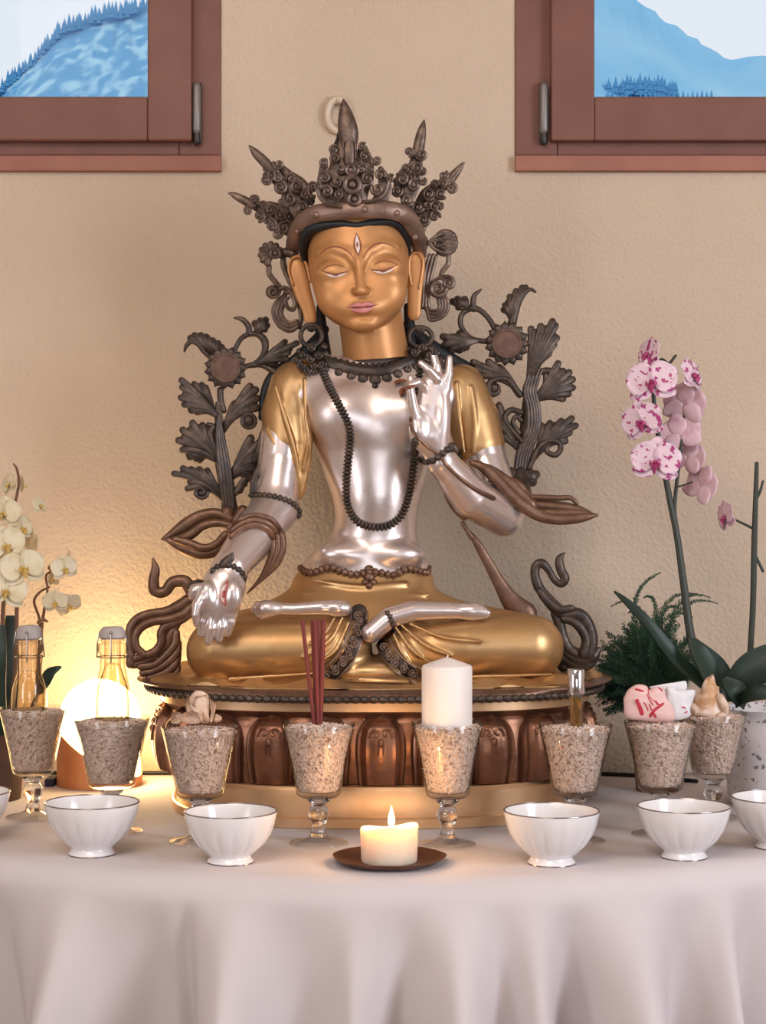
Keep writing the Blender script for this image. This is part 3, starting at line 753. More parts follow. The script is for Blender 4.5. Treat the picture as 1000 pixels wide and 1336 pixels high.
HL = K0
def hk(u, v): a = hl(u, v, 0); return a[0], a[1]
class HK:
    m = 1.0
    def __call__(s, u, v): return hk(u, v)
hkv = HK()
def painted(name, polys, m, parent=ST, bvhs=H, **kw):
    b = MB()
    for p in polys: wrap(b, bvhs, hkv, p, **kw)
    return b.build(name, m, parent, world=True)
for s in (-1, 1):
    painted('eyebrow', [[(s*6, -13, .5), (s*12, -22, .9), (s*24, -29.5, 1.2), (s*38, -29.5, 1.1), (s*53, -20, .4)]], M['line'], th=.5, n=6)
    e = painted('eye', [[(s*44, 4.2, .4), (s*39, 6.4, 1.3), (s*32, 7.6, 1.7), (s*25, 7.0, 1.4), (s*18, 5, .4)]], M['eye_white'], th=.5, n=8)
    painted('eyelid_line', [[(s*50, -1, .4), (s*42, 2.2, .9), (s*32, 5, 1.0), (s*22, 4.2, .9), (s*15, 2.5, .4)], [(s*49, -1.5, .3), (s*40, -6, .5), (s*30, -7, .5), (s*20, -4, .4)]], M['line'], e, lift=.8, th=.5, n=6)
    painted('iris', [[(s*35, 5.6, 1.0), (s*31, 6.6, 1.2), (s*28, 6.3, .9)]], M['line'], e, lift=1.0, th=.5, n=6)
lp = painted('lips', [[(-19, 49.2, .5), (-12, 48.2, 2.0), (-5, 47.0, 2.7), (0, 48.2, 2.2), (5, 47.0, 2.7), (12, 48.2, 2.0), (19, 49.2, .5)], [(-14, 52.4, .8), (-7, 54.6, 2.6), (0, 55.4, 3.2), (7, 54.6, 2.6), (14, 52.4, .8)]], M['lips'], th=.45, n=8)
painted('mouth_line', [[(-21, 49, .4), (-10, 50.4, .7), (0, 51.2, .8), (10, 50.4, .7), (21, 49, .4)]], M['line'], lp, lift=1.6, th=.6, n=6)
te = painted('forehead_eye', [[(0, -44, .5), (-.3, -37, 2.1), (0, -31, 2.7), (.3, -25, 2.1), (0, -19, .5)]], M['eye_white'], th=.5, n=8)
painted('eye_outline', [[(0, -46, .5), (-3.4, -38, .8), (-4.4, -31, .8), (-3.2, -24, .8), (0, -17, .6)], [(0, -46, .5), (3.2, -38, .8), (4.4, -31, .8), (3.2, -24, .8), (0, -17, .6)]], M['line'], te, lift=.6, th=.6, n=6)
painted('pupil', [[(0, -34, .6), (0, -31, 1.2), (0, -28, .6)]], M['line'], te, lift=2.0, th=.5, n=6)
# ears with long lobes
for s, pts, rim in ((-1, [(387, 347, 11), (390, 362, 12.5), (396, 384, 11), (403, 404, 9), (405, 417, 8)], [(383, 372, 1.5), (377, 352, 1.9), (381, 338, 2.1), (392, 335, 2.1), (400, 345, 1.9), (405, 368, 1.4)]),
                    (1, [(543.5, 338, 11.5), (543, 356, 12), (542, 376, 10), (541, 396, 9), (541, 410, 8.5)], [(547, 376, 1.6), (551, 356, 2.0), (552, 340, 2.2), (545, 330, 2.3), (536, 334, 2.1), (534, 352, 2.0), (537, 372, 1.4)])):
    b = MB(); T(b, K0, pts, -6, th=.34, n=16); T(b, K0, rim, -10, th=.9, n=8); b.build('ear', M['gold_face'], ST, world=True)
# hair: cap under the crown, hairline, topknot, locks on the shoulders
b = MB()
rows = []
for i in range(9):
    a = math.radians(0+i*11); 
    rows.append([D(*hl(67*math.cos(a)*math.cos(t), -32-52*math.sin(a), 61*math.cos(a)*math.sin(t)-2)) for t in (2*PI*k/32 for k in range(32))])
b.grid(rows, closed=True, cap=True)
T(b, C1, [(334, 655, 10, -8), (322, 600, 16, -30), (332, 545, 18, -55), (360, 520, 18, -66), (420, 508, 17, -72), (470, 508, 17, -74), (515, 514, 17, -75), (560, 505, 17, -74), (630, 496, 17, -70), (672, 515, 17, -60), (696, 560, 16, -42), (702, 610, 12, -20), (698, 640, 8, -8)], 8, n=10)
T(b, K0, [(452, 250, 30), (451, 215, 20), (449, 190, 15), (447, 178, 8)], 5, th=1)
b.build('hair', M['hair'], ST, world=True)
for pts in ([(424, 430, 6), (408, 452, 10), (385, 472, 9), (360, 488, 8), (346, 510, 6), (341, 545, 4)], [(530, 425, 6), (556, 448, 10), (590, 470, 9), (614, 484, 8), (630, 508, 6), (637, 540, 4)], [(418, 400, 5), (420, 440, 9), (424, 470, 10)], [(532, 400, 5), (536, 440, 9), (534, 466, 10)]):
    b = MB(); T(b, K0, pts, 22, th=.8); b.build('hair_lock', M['hair'], ST, world=True)
# ---- crown
b = MB()
T(b, K0, [(381, 332, 9, 14), (384, 312, 10, -22), (392, 293, 11, -48), (410, 280, 12, -66), (440, 275, 12, -76), (475, 273, 12, -80), (508, 274, 12, -76), (530, 282, 12, -64), (542, 300, 11, -44), (547, 318, 10, -18), (548, 334, 9, 16)], 0, th=.5, n=14, sub=8)
band = b.build('crown_band', M['bronze_band'], ST, world=True)
for x, y, d in ((388, 302, -44), (413, 280, -74), (476, 273, -87), (518, 278, -78), (541.5, 309, -42)):
    b = MB(); b.ell(D(x, y, d), (.005, .004, .005), 10, 7); b.build('stud', M['bronze_band'], band, world=True)
def leaf_of_crown(d, spine, spirals, spike, k=E6, extra=None):
    b = MB()
    for sp in spine: T(b, k, sp, d+6, th=.20, n=10)
    for s in spirals: spiral(b, k, s[0], s[1], s[2], s[2]*.33, d-3, turns=1.4, sgn=1 if s[0] % 20 < 10 else -1, a0=s[1])
    T(b, k, spike, d-1, th=.55, n=10)
    if extra: extra(b)
    return b.build('crown_leaf', M['bronze_crown'], ST, world=True)
def centre_extra(b):
    ringt(b, E6, 945, 670, 55, 55, 19, -88); b.ell(D(460, 240.6, -86), (.0065, .004, .0065), 10, 7)
    spiral(b, E6, 938, 560, 48, 16, -87, 1.5); ringt(b, E6, 960, 775, 42, 42, 15, -86); b.ell(D(463, 259.5, -85), (.005, .004, .005), 10, 7)
    T(b, K0, [(456, 210, 7.5), (455.6, 197, 8), (455.6, 188, 7)], -86, th=.5, n=12)
    T(b, E6, [(875, 480, 9), (880, 370, 9), (920, 345, 9), (965, 370, 9), (970, 480, 9)], -88, n=6)
    T(b, E6, [(690, 700, 14), (715, 770, 16), (770, 810, 16), (860, 830, 14)], -86, n=8); T(b, E7, [(340, 680, 14), (310, 770, 16), (250, 825, 16), (160, 845, 14)], -86, n=8)
    for s in ((175, 665, 45), (270, 635, 42), (250, 745, 48), (150, 490, 36), (135, 420, 32), (245, 525, 38), (352, 665, 32), (130, 590, 34), (190, 590, 30)):
        spiral(b, E7, s[0], s[1], s[2], s[2]*.33, -85, 1.4, sgn=-1, a0=s[1])
leaf_of_crown(-82, [[(950, 800, 110), (915, 690, 170), (900, 600, 140), (895, 480, 100), (900, 400, 70)], [(770, 800, 40), (735, 700, 48), (735, 580, 36), (745, 500, 24)], [(1130, 800, 50), (1180, 720, 52), (1170, 620, 40), (1150, 560, 22)], [(800, 650, 60), (830, 520, 48), (815, 420, 34)], [(1020, 650, 80), (1040, 520, 60), (1020, 420, 40)]],
              [(830, 650, 40), (740, 620, 40), (760, 720, 44), (820, 480, 34), (810, 420, 34), (740, 510, 34), (860, 560, 32), (700, 680, 30), (840, 740, 36)],
              [(925, 420, 46), (920, 340, 68), (910, 260, 72), (895, 160, 52), (885, 90, 26), (880, 58, 9)], extra=centre_extra)
leaf_of_crown(-52, [[(640, 950, 50, 6), (560, 860, 60), (500, 720, 70), (410, 640, 50), (330, 560, 36)], [(640, 790, 34), (580, 680, 46), (480, 600, 36), (420, 540, 26)]],
              [(545, 680, 44), (490, 770, 48), (580, 840, 46), (420, 690, 50), (430, 800, 32), (350, 600, 44), (320, 635, 36), (410, 525, 38), (500, 625, 36), (660, 680, 36), (600, 740, 36), (640, 760, 30), (400, 620, 36)],
              [(370, 580, 36), (310, 510, 38), (250, 450, 32), (215, 410, 18), (198, 390, 7)])
leaf_of_crown(-20, [[(560, 1030, 56, 4), (470, 970, 66), (390, 900, 66), (300, 850, 46), (200, 800, 32)], [(500, 880, 40), (420, 850, 40), (340, 820, 30)]],
              [(360, 965, 50), (450, 985, 44), (500, 900, 42), (270, 900, 40), (350, 850, 40), (190, 860, 34), (230, 780, 36), (430, 890, 42), (400, 1030, 36), (300, 820, 30), (330, 930, 36), (520, 960, 30)],
              [(220, 820, 32), (160, 785, 32), (100, 755, 26), (65, 738, 14), (47, 735, 6)])
leaf_of_crown(-52, [[(460, 960, 50, -8), (480, 850, 50), (490, 740, 80), (530, 640, 70), (550, 520, 48)], [(400, 760, 34), (430, 660, 40), (480, 580, 30)]],
              [(550, 580, 48), (440, 670, 48), (535, 715, 48), (600, 690, 30), (480, 830, 46), (492, 460, 36), (590, 480, 42), (400, 760, 44), (598, 605, 30), (470, 590, 34), (520, 650, 30), (400, 680, 26)],
              [(560, 470, 44), (575, 390, 44), (590, 310, 36), (603, 250, 20), (610, 218, 7)], k=E7)
leaf_of_crown(-20, [[(560, 1090, 44, 0), (590, 1000, 56), (630, 890, 76), (690, 790, 60), (760, 690, 40)], [(570, 870, 40), (620, 780, 40), (690, 720, 30)]],
              [(600, 980, 50), (690, 880, 46), (690, 955, 42), (740, 780, 42), (645, 780, 50), (560, 880, 48), (760, 640, 36), (820, 740, 42), (735, 870, 30), (690, 710, 34), (630, 870, 34), (760, 700, 30)],
              [(770, 720, 38), (820, 660, 38), (870, 600, 28), (900, 560, 16), (918, 540, 6)], k=E7)
# ornaments at the temples: fan rosettes, ribbons and scrolls
b = MB()
T(b, E8, [(370, 290, 40), (300, 275, 44)], 0, n=10)
for i in range(9):
    a = math.radians(110+i*32); T(b, E8, [(190, 290, 26), (165+70*math.cos(a)*.6, 290+75*math.sin(a)*.6, 30), (165+92*math.cos(a), 292+92*math.sin(a), 30)], -2, n=8)
ringt(b, E8, 205, 285, 45, 40, 14, -8); b.ell(D(*E8(205, 285), -7), (.005, .005, .005), 10, 7)
T(b, E8, [(150, 405, 26), (150, 470, 26), (200, 540, 26), (245, 590, 24)], 2, n=8)
b.ell(D(*E8(180, 640), 2), (.0105, .007, .0105), 14, 9); spiral(b, E8, 190, 640, 55, 16, -6, 1.4)
for i, off in enumerate((-34, 0, 34)):
    T(b, E8, [(300, 650+off*.4, 20), (250-off, 740, 22), (225-off, 830, 22), (265-off*.7, 920+off*.7, 22), (340, 960+off, 22), (410+off*.2, 930+off*.7, 20)], 0, n=8)
T(b, E8, [(425, 960, 22), (445, 880, 24), (430, 760, 26), (390, 640, 26), (330, 520, 28), (285, 400, 30), (280, 330, 26)], 3, n=8)
T(b, E8, [(300, 640, 20), (360, 660, 22), (390, 740, 22), (370, 800, 22), (320, 780, 20), (300, 720, 20), (330, 690, 14)], -3, n=8)
T(b, E8, [(240, 620, 22), (290, 600, 22), (345, 640, 22), (375, 700, 18)], -2, n=8)
b.build('temple_ornament', M['bronze_crown'], ST, world=True)
b = MB()
T(b, G1, [(165, 150, 30), (175, 190, 34), (165, 235, 30)], -2, n=8)
for i in range(7):
    a = math.radians(-75+i*25); T(b, G1, [(230, 190, 20), (320+30*math.cos(a), 190+90*math.sin(a), 34), (385+60*math.cos(a), 185+85*math.sin(a), 36)], 0, th=.6, n=8)
for y0, y1 in ((170, 100), (185, 150), (200, 235), (215, 280)): T(b, G1, [(205, 190, 14), (270, (y0+y1)/2, 18), (345, y1, 14)], -9, n=6)
ringt(b, G1, 305, 192, 42, 26, 12, -12)
for off in (-34, 0, 34):
    T(b, G1, [(250+off, 300, 16), (215+off, 430, 18), (190+off*.8, 560, 18), (180+off*.7, 680, 18), (180+off*.9, 780, 18)], 0, n=8)
for off in (-42, -14, 14, 42):
    T(b, G1, [(185+off*.3, 800+off*.3, 16), (215, 850+off, 17), (280, 850+off, 17), (335+off*.7, 810+off*.7, 17), (345+off, 740, 17), (310+off*.5, 660-off*.3, 16)], -2, n=8)
spiral(b, G1, 290, 610, 80, 24, -6, 1.5, a0=0)
T(b, G1, [(390, 305, 22), (385, 380, 24), (340, 440, 24), (320, 490, 22)], 0, n=8)
spiral(b, G1, 385, 560, 62, 22, -4, 1.4, a0=-2); T(b, G1, [(240, 600, 18), (260, 540, 18), (320, 510, 18), (360, 540, 16)], -3, n=8)
b.build('temple_ornament', M['bronze_crown'], ST, world=True)
# earrings, collar and shoulder clusters
for cx, cy, rx, ry in ((406.5, 438, 14, 14.5), (549, 440, 15, 13)):
    b = MB(); ringt(b, K0, cx, cy, rx, ry, 3.2, -8, n=10); T(b, K0, [(cx-6, cy-13, 3), (cx, cy-9, 4.5), (cx+6, cy-12, 3)], -8, n=8)
    for i in range(7): b.ell(D(cx+R5.uniform(-16, 20), cy+R5.uniform(13, 30), -12), (.006, .006, .006), 8, 6)
    b.build('earring', M['bronze'], ST, world=True)
TB = [BM['body'], BM['sleeve_a'], BM['sleeve_b'], BM['head']]
b = MB()
wrap(b, [BM['body'], BM['head']], C4, [(230, 90, 22), (290, 100, 24), (370, 125, 24), (450, 140, 25), (530, 135, 24), (610, 105, 23), (670, 80, 20)], th=.6, n=10, rib=(8, .12))
wrap(b, [BM['body']], C4, [(250, 78, 12), (320, 90, 14), (400, 110, 15), (470, 118, 16), (550, 108, 15), (620, 80, 13)], th=.9, bead=26, d0=-40)
for x, y, r in ((290, 128, 15), (340, 140, 17), (390, 155, 19), (436, 166, 21), (484, 172, 24), (484, 192, 13), (530, 164, 21), (574, 148, 19), (612, 130, 16), (645, 118, 15)):
    h = hit([BM['body']], *C4(x, y))
    if h: b.ell(h[0], (r/3.03*YS/F, .004, r*1.1/3.03*YS/F), 10, 7)
collar = b.build('collar', M['bronze'], ST, world=True)
for pts in ([(200, 70), (230, 40), (260, 70), (240, 110), (215, 130), (190, 110), (250, 140), (170, 90), (225, 85), (275, 105)], [(640, 60), (670, 40), (700, 70), (680, 105), (720, 60), (740, 90), (655, 120), (760, 110), (700, 110)]):
    b = MB()
    for i, (x, y) in enumerate(pts): px, py = C4(x, y); b.ell(D(px, py, -26-3*(i % 3)), (.0065, .006, .006), 9, 7); spiral(b, C4, x, y, 15, 6, -32-3*(i % 3), 1.2)
    b.build('shoulder_ornament', M['bronze'], ST, world=True)
# long bead necklace
b = MB(); NB = [BM['body'], BM['sleeve_a']]
wrap(b, NB, C4, [(255, 85, 18), (275, 130, 18), (305, 200, 18), (345, 275, 18), (378, 345, 18), (384, 410, 18), (375, 500, 18), (370, 600, 18), (376, 665, 18), (405, 720, 18), (450, 745, 18), (510, 750, 18), (560, 732, 18), (595, 690, 18), (620, 610, 18), (636, 500, 18), (645, 400, 18)], lift=2, bead=15, th=.8)
wrap(b, [], K0, [(543, 576, 5.5), (543.5, 550, 5.5), (543.5, 525, 5.5), (545, 505, 5.5), (548, 486, 5.5), (550, 472, 5.5)], bead=5, th=.8, d0=-84)
b.build('bead_necklace', M['bronze'], ST, world=True)
# belt
b = MB(); SK = [BM['body'], BM['skirt']]
wrap(b, SK, C4, [(186, 905, 15), (200, 925, 17), (240, 930, 17), (300, 910, 17), (350, 925, 17), (400, 938, 17), (450, 930, 17), (500, 930, 17), (560, 940, 17), (610, 915, 17), (650, 922, 17), (690, 930, 15), (700, 905, 9)], lift=3, bead=24, th=.9)
for x, y, r in ((460, 920, 20), (460, 950, 22), (445, 970, 15), (478, 970, 15), (460, 982, 15), (440, 940, 10), (482, 940, 10)):
    h = hit(SK, *C4(x, y)); 
    if h: b.ell(h[0], (r/3.03*YS/F, .006, r/3.03*YS/F), 10, 7)
b.build('belt', M['bronze_brown'], ST, world=True)
# armlets, bracelets, anklet
def band_of(name, k, pts, bead, m=M['bronze'], lift=1.5, bv=None, orn=()):
    b = MB(); wrap(b, bv or TB, k, pts, lift=lift, bead=bead, th=.9)
    for p in orn: T(b, k, p[0], p[1], th=.5, n=8)
    return b.build(name, m, ST, world=True)
band_of('armlet', C2, [(420, 890, 14), (470, 888, 15), (520, 893, 15), (575, 908, 15), (615, 930, 15), (640, 965, 12), (632, 990, 8)], 22, orn=[([(430, 890, 12), (440, 830, 16), (455, 780, 12)], -38), ([(430, 830, 10), (455, 800, 14), (460, 760, 8)], -38)])
band_of('bracelet', C5, [(392, 178, 11), (410, 158, 12), (440, 148, 13), (475, 150, 13), (505, 165, 13), (525, 188, 12), (532, 212, 9)], 22, orn=[([(450, 146, 26), (470, 120, 18), (480, 100, 5)], -140)])
K500 = K(500, 440, 4.77)
band_of('bracelet', K500, [(235, 752, 18), (265, 775, 22), (310, 768, 22), (345, 742, 22), (385, 715, 24), (420, 690, 24), (455, 712, 22), (488, 752, 16)], 40, lift=3, orn=[([(400, 700, 24), (430, 680, 26), (450, 700, 20)], -118)])
band_of('anklet', K(400, 770, 5), [(520, 140, 18), (545, 170, 18), (562, 215, 18), (575, 262, 18), (580, 285, 14)], 28, lift=2, bv=[BM['foot_right'], BM['skirt']])
# palm eye
pe = None
b = MB(); wrap(b, [BM['body']], C5, [(458, 218, 2), (444, 245, 10), (440, 265, 12), (440, 285, 9), (446, 305, 2)], th=.4); pe = b.build('palm_eye', M['eye_white'], ST, world=True)
b = MB(); wrap(b, [BM['body']], C5, [(460, 212, 2), (436, 244, 3), (430, 270, 3), (434, 295, 3), (450, 312, 2)], lift=1); wrap(b, [BM['body']], C5, [(460, 212, 2), (456, 244, 3), (450, 270, 3), (450, 290, 3), (450, 312, 2)], lift=1); wrap(b, [BM['body']], C5, [(443, 255, 4), (441, 275, 5)], lift=2)
b.build('eye_outline', M['red_line'], pe, world=True)
# hem bands with curling pattern, laid on the legs
K4 = K(400, 770, 5)
for pts, w, sgn in (([(345, 135), (340, 200), (325, 280), (300, 350), (270, 420), (225, 480), (175, 530), (120, 575)], 54, 1), ([(500, 340), (530, 400), (570, 450), (620, 500), (680, 540), (750, 575), (810, 600)], 50, -1)):
    b = MB(); SKB = [BM['skirt']]
    wrap(b, SKB, K4, [(x, y, w) for x, y in pts], lift=0, th=.16, n=14)
    hb = b.build('hem_band', M['bronze'], ST, world=True)
    b = MB()
    for sd in (-1, 1):
        P2 = []
        for i, (x, y) in enumerate(pts):
            a = pts[max(0, i-1)]; c = pts[min(len(pts)-1, i+1)]; l = math.hypot(c[0]-a[0], c[1]-a[1]); P2.append((x-(c[1]-a[1])/l*w*sd*.95, y+(c[0]-a[0])/l*w*sd*.95, 7))
        wrap(b, SKB, K4, P2, lift=5)
    C = cr([(x, y) for x, y in pts], 2)
    for i, c in enumerate(C[1:-1]):
        h = hit(SKB, *K4(c[0], c[1]))
        if h: spiral(b, K4, c[0]+(11 if i % 2 else -11), c[1], 27, 6, (h[0].y-YS)*862-9, 1.4, sgn=1 if i % 2 else -1, a0=i, n=6)
    b.build('hem_pattern', M['bronze_band'], hb, world=True)
# ---- lotus sprays at the shoulders
def curlp(b, k, pts, d): T(b, k, pts, d, n=8)
SD = 18
b = MB()
T(b, C2, [(335, 965, 34), (328, 900, 28), (318, 830, 30), (300, 740, 28), (290, 640, 22), (286, 560, 16), (284, 490, 12)], SD, th=.6, rib=(6, .15), n=14)
for dx in (-22, -8, 8, 22): T(b, C2, [(335+dx*.6, 960, 10), (322+dx, 860, 10), (305+dx*.9, 740, 10), (290+dx*.5, 620, 8), (286+dx*.2, 530+abs(dx), 4)], SD-8, n=8)
frond(b, E4, (400, 900), (300, 740), [(95, 590), (100, 640), (90, 715), (115, 765), (165, 810), (215, 820), (260, 800)], SD, 14, 22)
frond(b, E4, (330, 800), (290, 680), [(185, 615), (240, 620), (270, 640)], SD+2, 12, 20)
frond(b, E4, (400, 960), (450, 780), [(590, 635), (630, 660), (640, 720), (640, 790), (560, 690), (480, 760)], SD, 16, 26)
b.ell(D(*E4(580, 885), SD-6), (.0105, .008, .0105), 14, 9); ringt(b, E4, 582, 885, 50, 50, 14, SD-10)
frond(b, C2, (300, 760), (220, 660), [(112, 650), (130, 605), (172, 575), (215, 585), (250, 590), (130, 690), (160, 722), (200, 735)], SD, 10, 15)
T(b, C2, [(285, 720, 10), (262, 670, 12), (245, 620, 14), (262, 590, 12), (240, 580, 10)], SD-6)
frond(b, C2, (325, 840), (370, 720), [(425, 640), (440, 670), (475, 650), (470, 720), (450, 780), (430, 820)], SD, 10, 16)
frond(b, C2, (440, 740), (470, 680), [(480, 620), (515, 635), (535, 665), (530, 700), (500, 740)], SD-14, 10, 15)
frond(b, C2, (325, 930), (235, 790), [(92, 795), (130, 772), (165, 775), (200, 775), (235, 780), (160, 830), (150, 860)], SD, 10, 13)
b.ell(D(*C2(208, 880), SD-6), (.0115, .008, .0095), 14, 9); spiral(b, C2, 208, 876, 30, 9, SD-12, 1.4)
frond(b, C2, (335, 930), (350, 850), [(415, 800), (400, 840), (380, 870)], SD, 10, 12)
T(b, E4, [(375, 660, 24), (380, 740, 24), (400, 810, 22)], SD+2)
# lotus flower head, bud ring and upper leaves
T(b, E4, [(470, 420, 20), (490, 350, 18), (530, 285, 18), (590, 255, 20), (650, 260, 24), (695, 300, 28), (700, 370, 24), (670, 430, 20), (620, 470, 18), (560, 490, 20)], SD)
T(b, E4, [(585, 250, 24), (580, 200, 22), (545, 155, 20), (505, 140, 14), (475, 138, 6)], SD); frond(b, E4, (640, 260), (660, 200), [(625, 175), (665, 155), (705, 150), (715, 190), (700, 220)], SD, 20, 24)
frond(b, E4, (620, 480), (720, 420), [(780, 360), (845, 310), (850, 350), (930, 320), (870, 390), (860, 440), (800, 430), (780, 480)], SD, 14, 20)
T(b, E4, [(600, 485, 18), (670, 480, 20), (740, 510, 26), (800, 550, 34)], SD)
T(b, E4, [(320, 440, 16), (260, 385, 18), (215, 330, 18), (165, 310, 18), (130, 340, 16), (115, 380, 8)], SD)
frond(b, E4, (350, 430), (310, 340), [(160, 285), (190, 265), (235, 265), (275, 275), (320, 300), (360, 320), (385, 350)], SD+2, 18, 24)
spray = b.build('lotus_spray', M['bronze'], ST, world=True)
def lotus_head(k, cx, cy, r, rim, d, parent):
    b = MB(); px, py = k(cx, cy)
    for i in range(15):
        a = 2*PI*i/15; x = cx+rim*math.cos(a)*.93; y = cy+rim*math.sin(a)*.93
        T(b, k, [(cx+r*.6*math.cos(a), cy+r*.6*math.sin(a), r*.30), (x, y, r*.30), (cx+rim*1.12*math.cos(a), cy+rim*1.12*math.sin(a), r*.08)], d, th=.6, n=8)
    o = b.build('lotus_flower', M['bronze'], parent, world=True)
    b = MB(); q = r/k.m*YS/F; b.ell(D(px, py, d-9), (q, q*.22, q), 24, 12); ringt(b, k, cx, cy, r*.98, r*.98, r*.11, d-10)
    b.build('flower_centre', M['seed'], parent, world=True)
lotus_head(E4, 415, 500, 100, 135, SD-8, spray)
b = MB()
for a_, b_, c_ in ((492, 560, 540), (506, 575, 553), (520, 590, 566), (534, 602, 580), (546, 612, 592)):
    T(b, C3, [(a_, 965, 10), (a_+14, 860, 12), (b_-10, 740, 13), (b_-8, 640, 12), (c_-4, 560, 11), (c_+14, 480+abs(c_-566)*.6, 8), (c_+34, 420+abs(c_-566)*1.2, 4)], SD-4, n=8)
T(b, C3, [(518, 960, 32), (540, 840, 40), (562, 700, 44), (562, 600, 34), (572, 520, 22), (590, 450, 10)], SD+4, th=.5)
frond(b, E5, (600, 820), (640, 600), [(630, 385), (700, 365), (785, 330), (805, 360), (815, 450), (795, 500), (755, 565)], SD, 16, 24)
frond(b, E5, (545, 850), (470, 700), [(210, 625), (215, 680), (255, 720), (265, 650), (320, 620), (400, 660)], SD, 14, 22)
T(b, E5, [(545, 860, 26), (470, 760, 26), (400, 745, 24), (335, 770, 24), (320, 820, 22), (350, 860, 20), (395, 840, 16), (395, 800, 12)], SD-6); b.ell(D(*E5(365, 815), SD-2), (.009, .006, .009), 12, 8)
frond(b, E5, (620, 930), (740, 820), [(825, 635), (860, 690), (905, 700), (930, 750), (930, 810), (900, 855), (860, 890)], SD, 14, 24)
T(b, E5, [(640, 900, 22), (650, 800, 20), (665, 720, 20), (720, 690, 26), (780, 690, 26)], SD+1); T(b, E5, [(650, 900, 20), (700, 850, 18), (730, 780, 18), (735, 720, 20)], SD)
frond(b, C3, (510, 850), (460, 740), [(345, 690), (350, 650), (385, 630), (415, 625), (335, 735), (345, 775), (300, 720)], SD, 9, 15)
T(b, C3, [(520, 800, 14), (470, 740, 14), (440, 690, 15), (470, 650, 15), (520, 660, 14)], SD-6); T(b, C3, [(510, 760, 12), (480, 710, 12), (500, 680, 12), (520, 700, 12)], SD-3)
frond(b, C3, (575, 900), (650, 760), [(615, 720), (660, 712), (715, 702), (765, 690), (785, 725), (755, 760), (735, 800)], SD, 9, 15)
T(b, C3, [(560, 930, 14), (600, 840, 14), (650, 800, 14), (700, 805, 15), (712, 840, 14), (685, 868, 14), (645, 850, 13), (655, 825, 9)], SD-6)
frond(b, C3, (525, 1010), (500, 970), [(470, 945), (445, 965), (440, 990)], SD-4, 12, 20); frond(b, C3, (530, 1010), (560, 970), [(560, 945), (595, 960), (580, 1000)], SD-4, 12, 20)
T(b, E5, [(370, 390, 22), (330, 320, 20), (280, 265, 20), (225, 235, 22), (170, 245, 22), (125, 285, 20), (118, 350, 20), (150, 410, 18), (210, 460, 20), (330, 478, 20)], SD)
T(b, E5, [(215, 240, 24), (208, 190, 22), (220, 140, 18), (265, 100, 8)], SD); frond(b, E5, (190, 240), (140, 220), [(60, 185), (95, 165), (150, 165), (100, 225)], SD, 18, 24)
frond(b, E5, (260, 470), (130, 470), [(110, 415), (60, 440), (-10, 440), (0, 500), (50, 540), (110, 540), (160, 520)], SD, 14, 24)
T(b, E5, [(490, 350, 34), (515, 260, 28), (545, 180, 22), (590, 115, 18), (630, 98, 14), (660, 115, 10)], SD)
frond(b, E5, (490, 340), (490, 240), [(430, 245), (440, 210), (475, 150), (520, 110), (565, 85), (590, 85)], SD+2, 20, 22)
T(b, C3, [(520, 940, 30, 0), (500, 1010, 34, -16), (480, 1060, 30, -50)], SD, n=12); T(b, C3, [(540, 950, 24, 0), (540, 1030, 28, -20), (560, 1100, 24, -44)], SD, n=12)
spray2 = b.build('lotus_spray', M['bronze'], ST, world=True)
lotus_head(E5, 455, 490, 100, 140, SD-8, spray2)
# ---- scarves and scrolls
def scarf(name, strands, m=M['bronze_brown'], th=.7, rings=()):
    b = MB()
    for k, pts, d in strands: T(b, k, pts, d, th=th, n=10)
    for r in rings: ringt(b, *r)
    return b.build(name, m, ST, world=True)
K3 = K(200, 560, 4.4545)
scarf('scarf', [(K3, [(450, 520, 30), (360, 490, 32), (260, 510, 34), (180, 560, 36), (110, 610, 26), (55, 638, 10)], -10), (K3, [(480, 570, 26), (380, 545, 24), (290, 560, 26), (220, 610, 30), (150, 640, 26), (70, 645, 10)], -14),
                (K3, [(90, 645, 18), (170, 690, 30), (260, 720, 34), (350, 710, 34), (410, 660, 30), (460, 600, 28), (500, 560, 26)], -16), (K3, [(130, 640, 20), (200, 660, 26), (290, 690, 24), (360, 670, 22), (420, 610, 22)], -22),
                (K3, [(430, 490, 44), (440, 540, 40)], -8), (K3, [(520, 480, 40), (480, 540, 34)], -10)])
b = MB()
for off in (-26, 0, 26):
    wrap(b, [BM['body']], K3, [(450+off*.2, 600+off, 18), (520+off*.1, 550+off, 20), (600, 530+off, 20), (680-off*.5, 560+off, 20), (722-off, 620+off*.3, 20)], lift=3, th=.8)
    T(b, K3, [(722-off, 620+off*.3, 20), (726-off*1.1, 690, 20), (700-off*.9, 770-off*.3, 18), (650-off*.5, 845, 13), (595, 905, 10), (545, 955, 4)], -88)
b.build('scarf', M['bronze_brown'], ST, world=True)
b = MB()
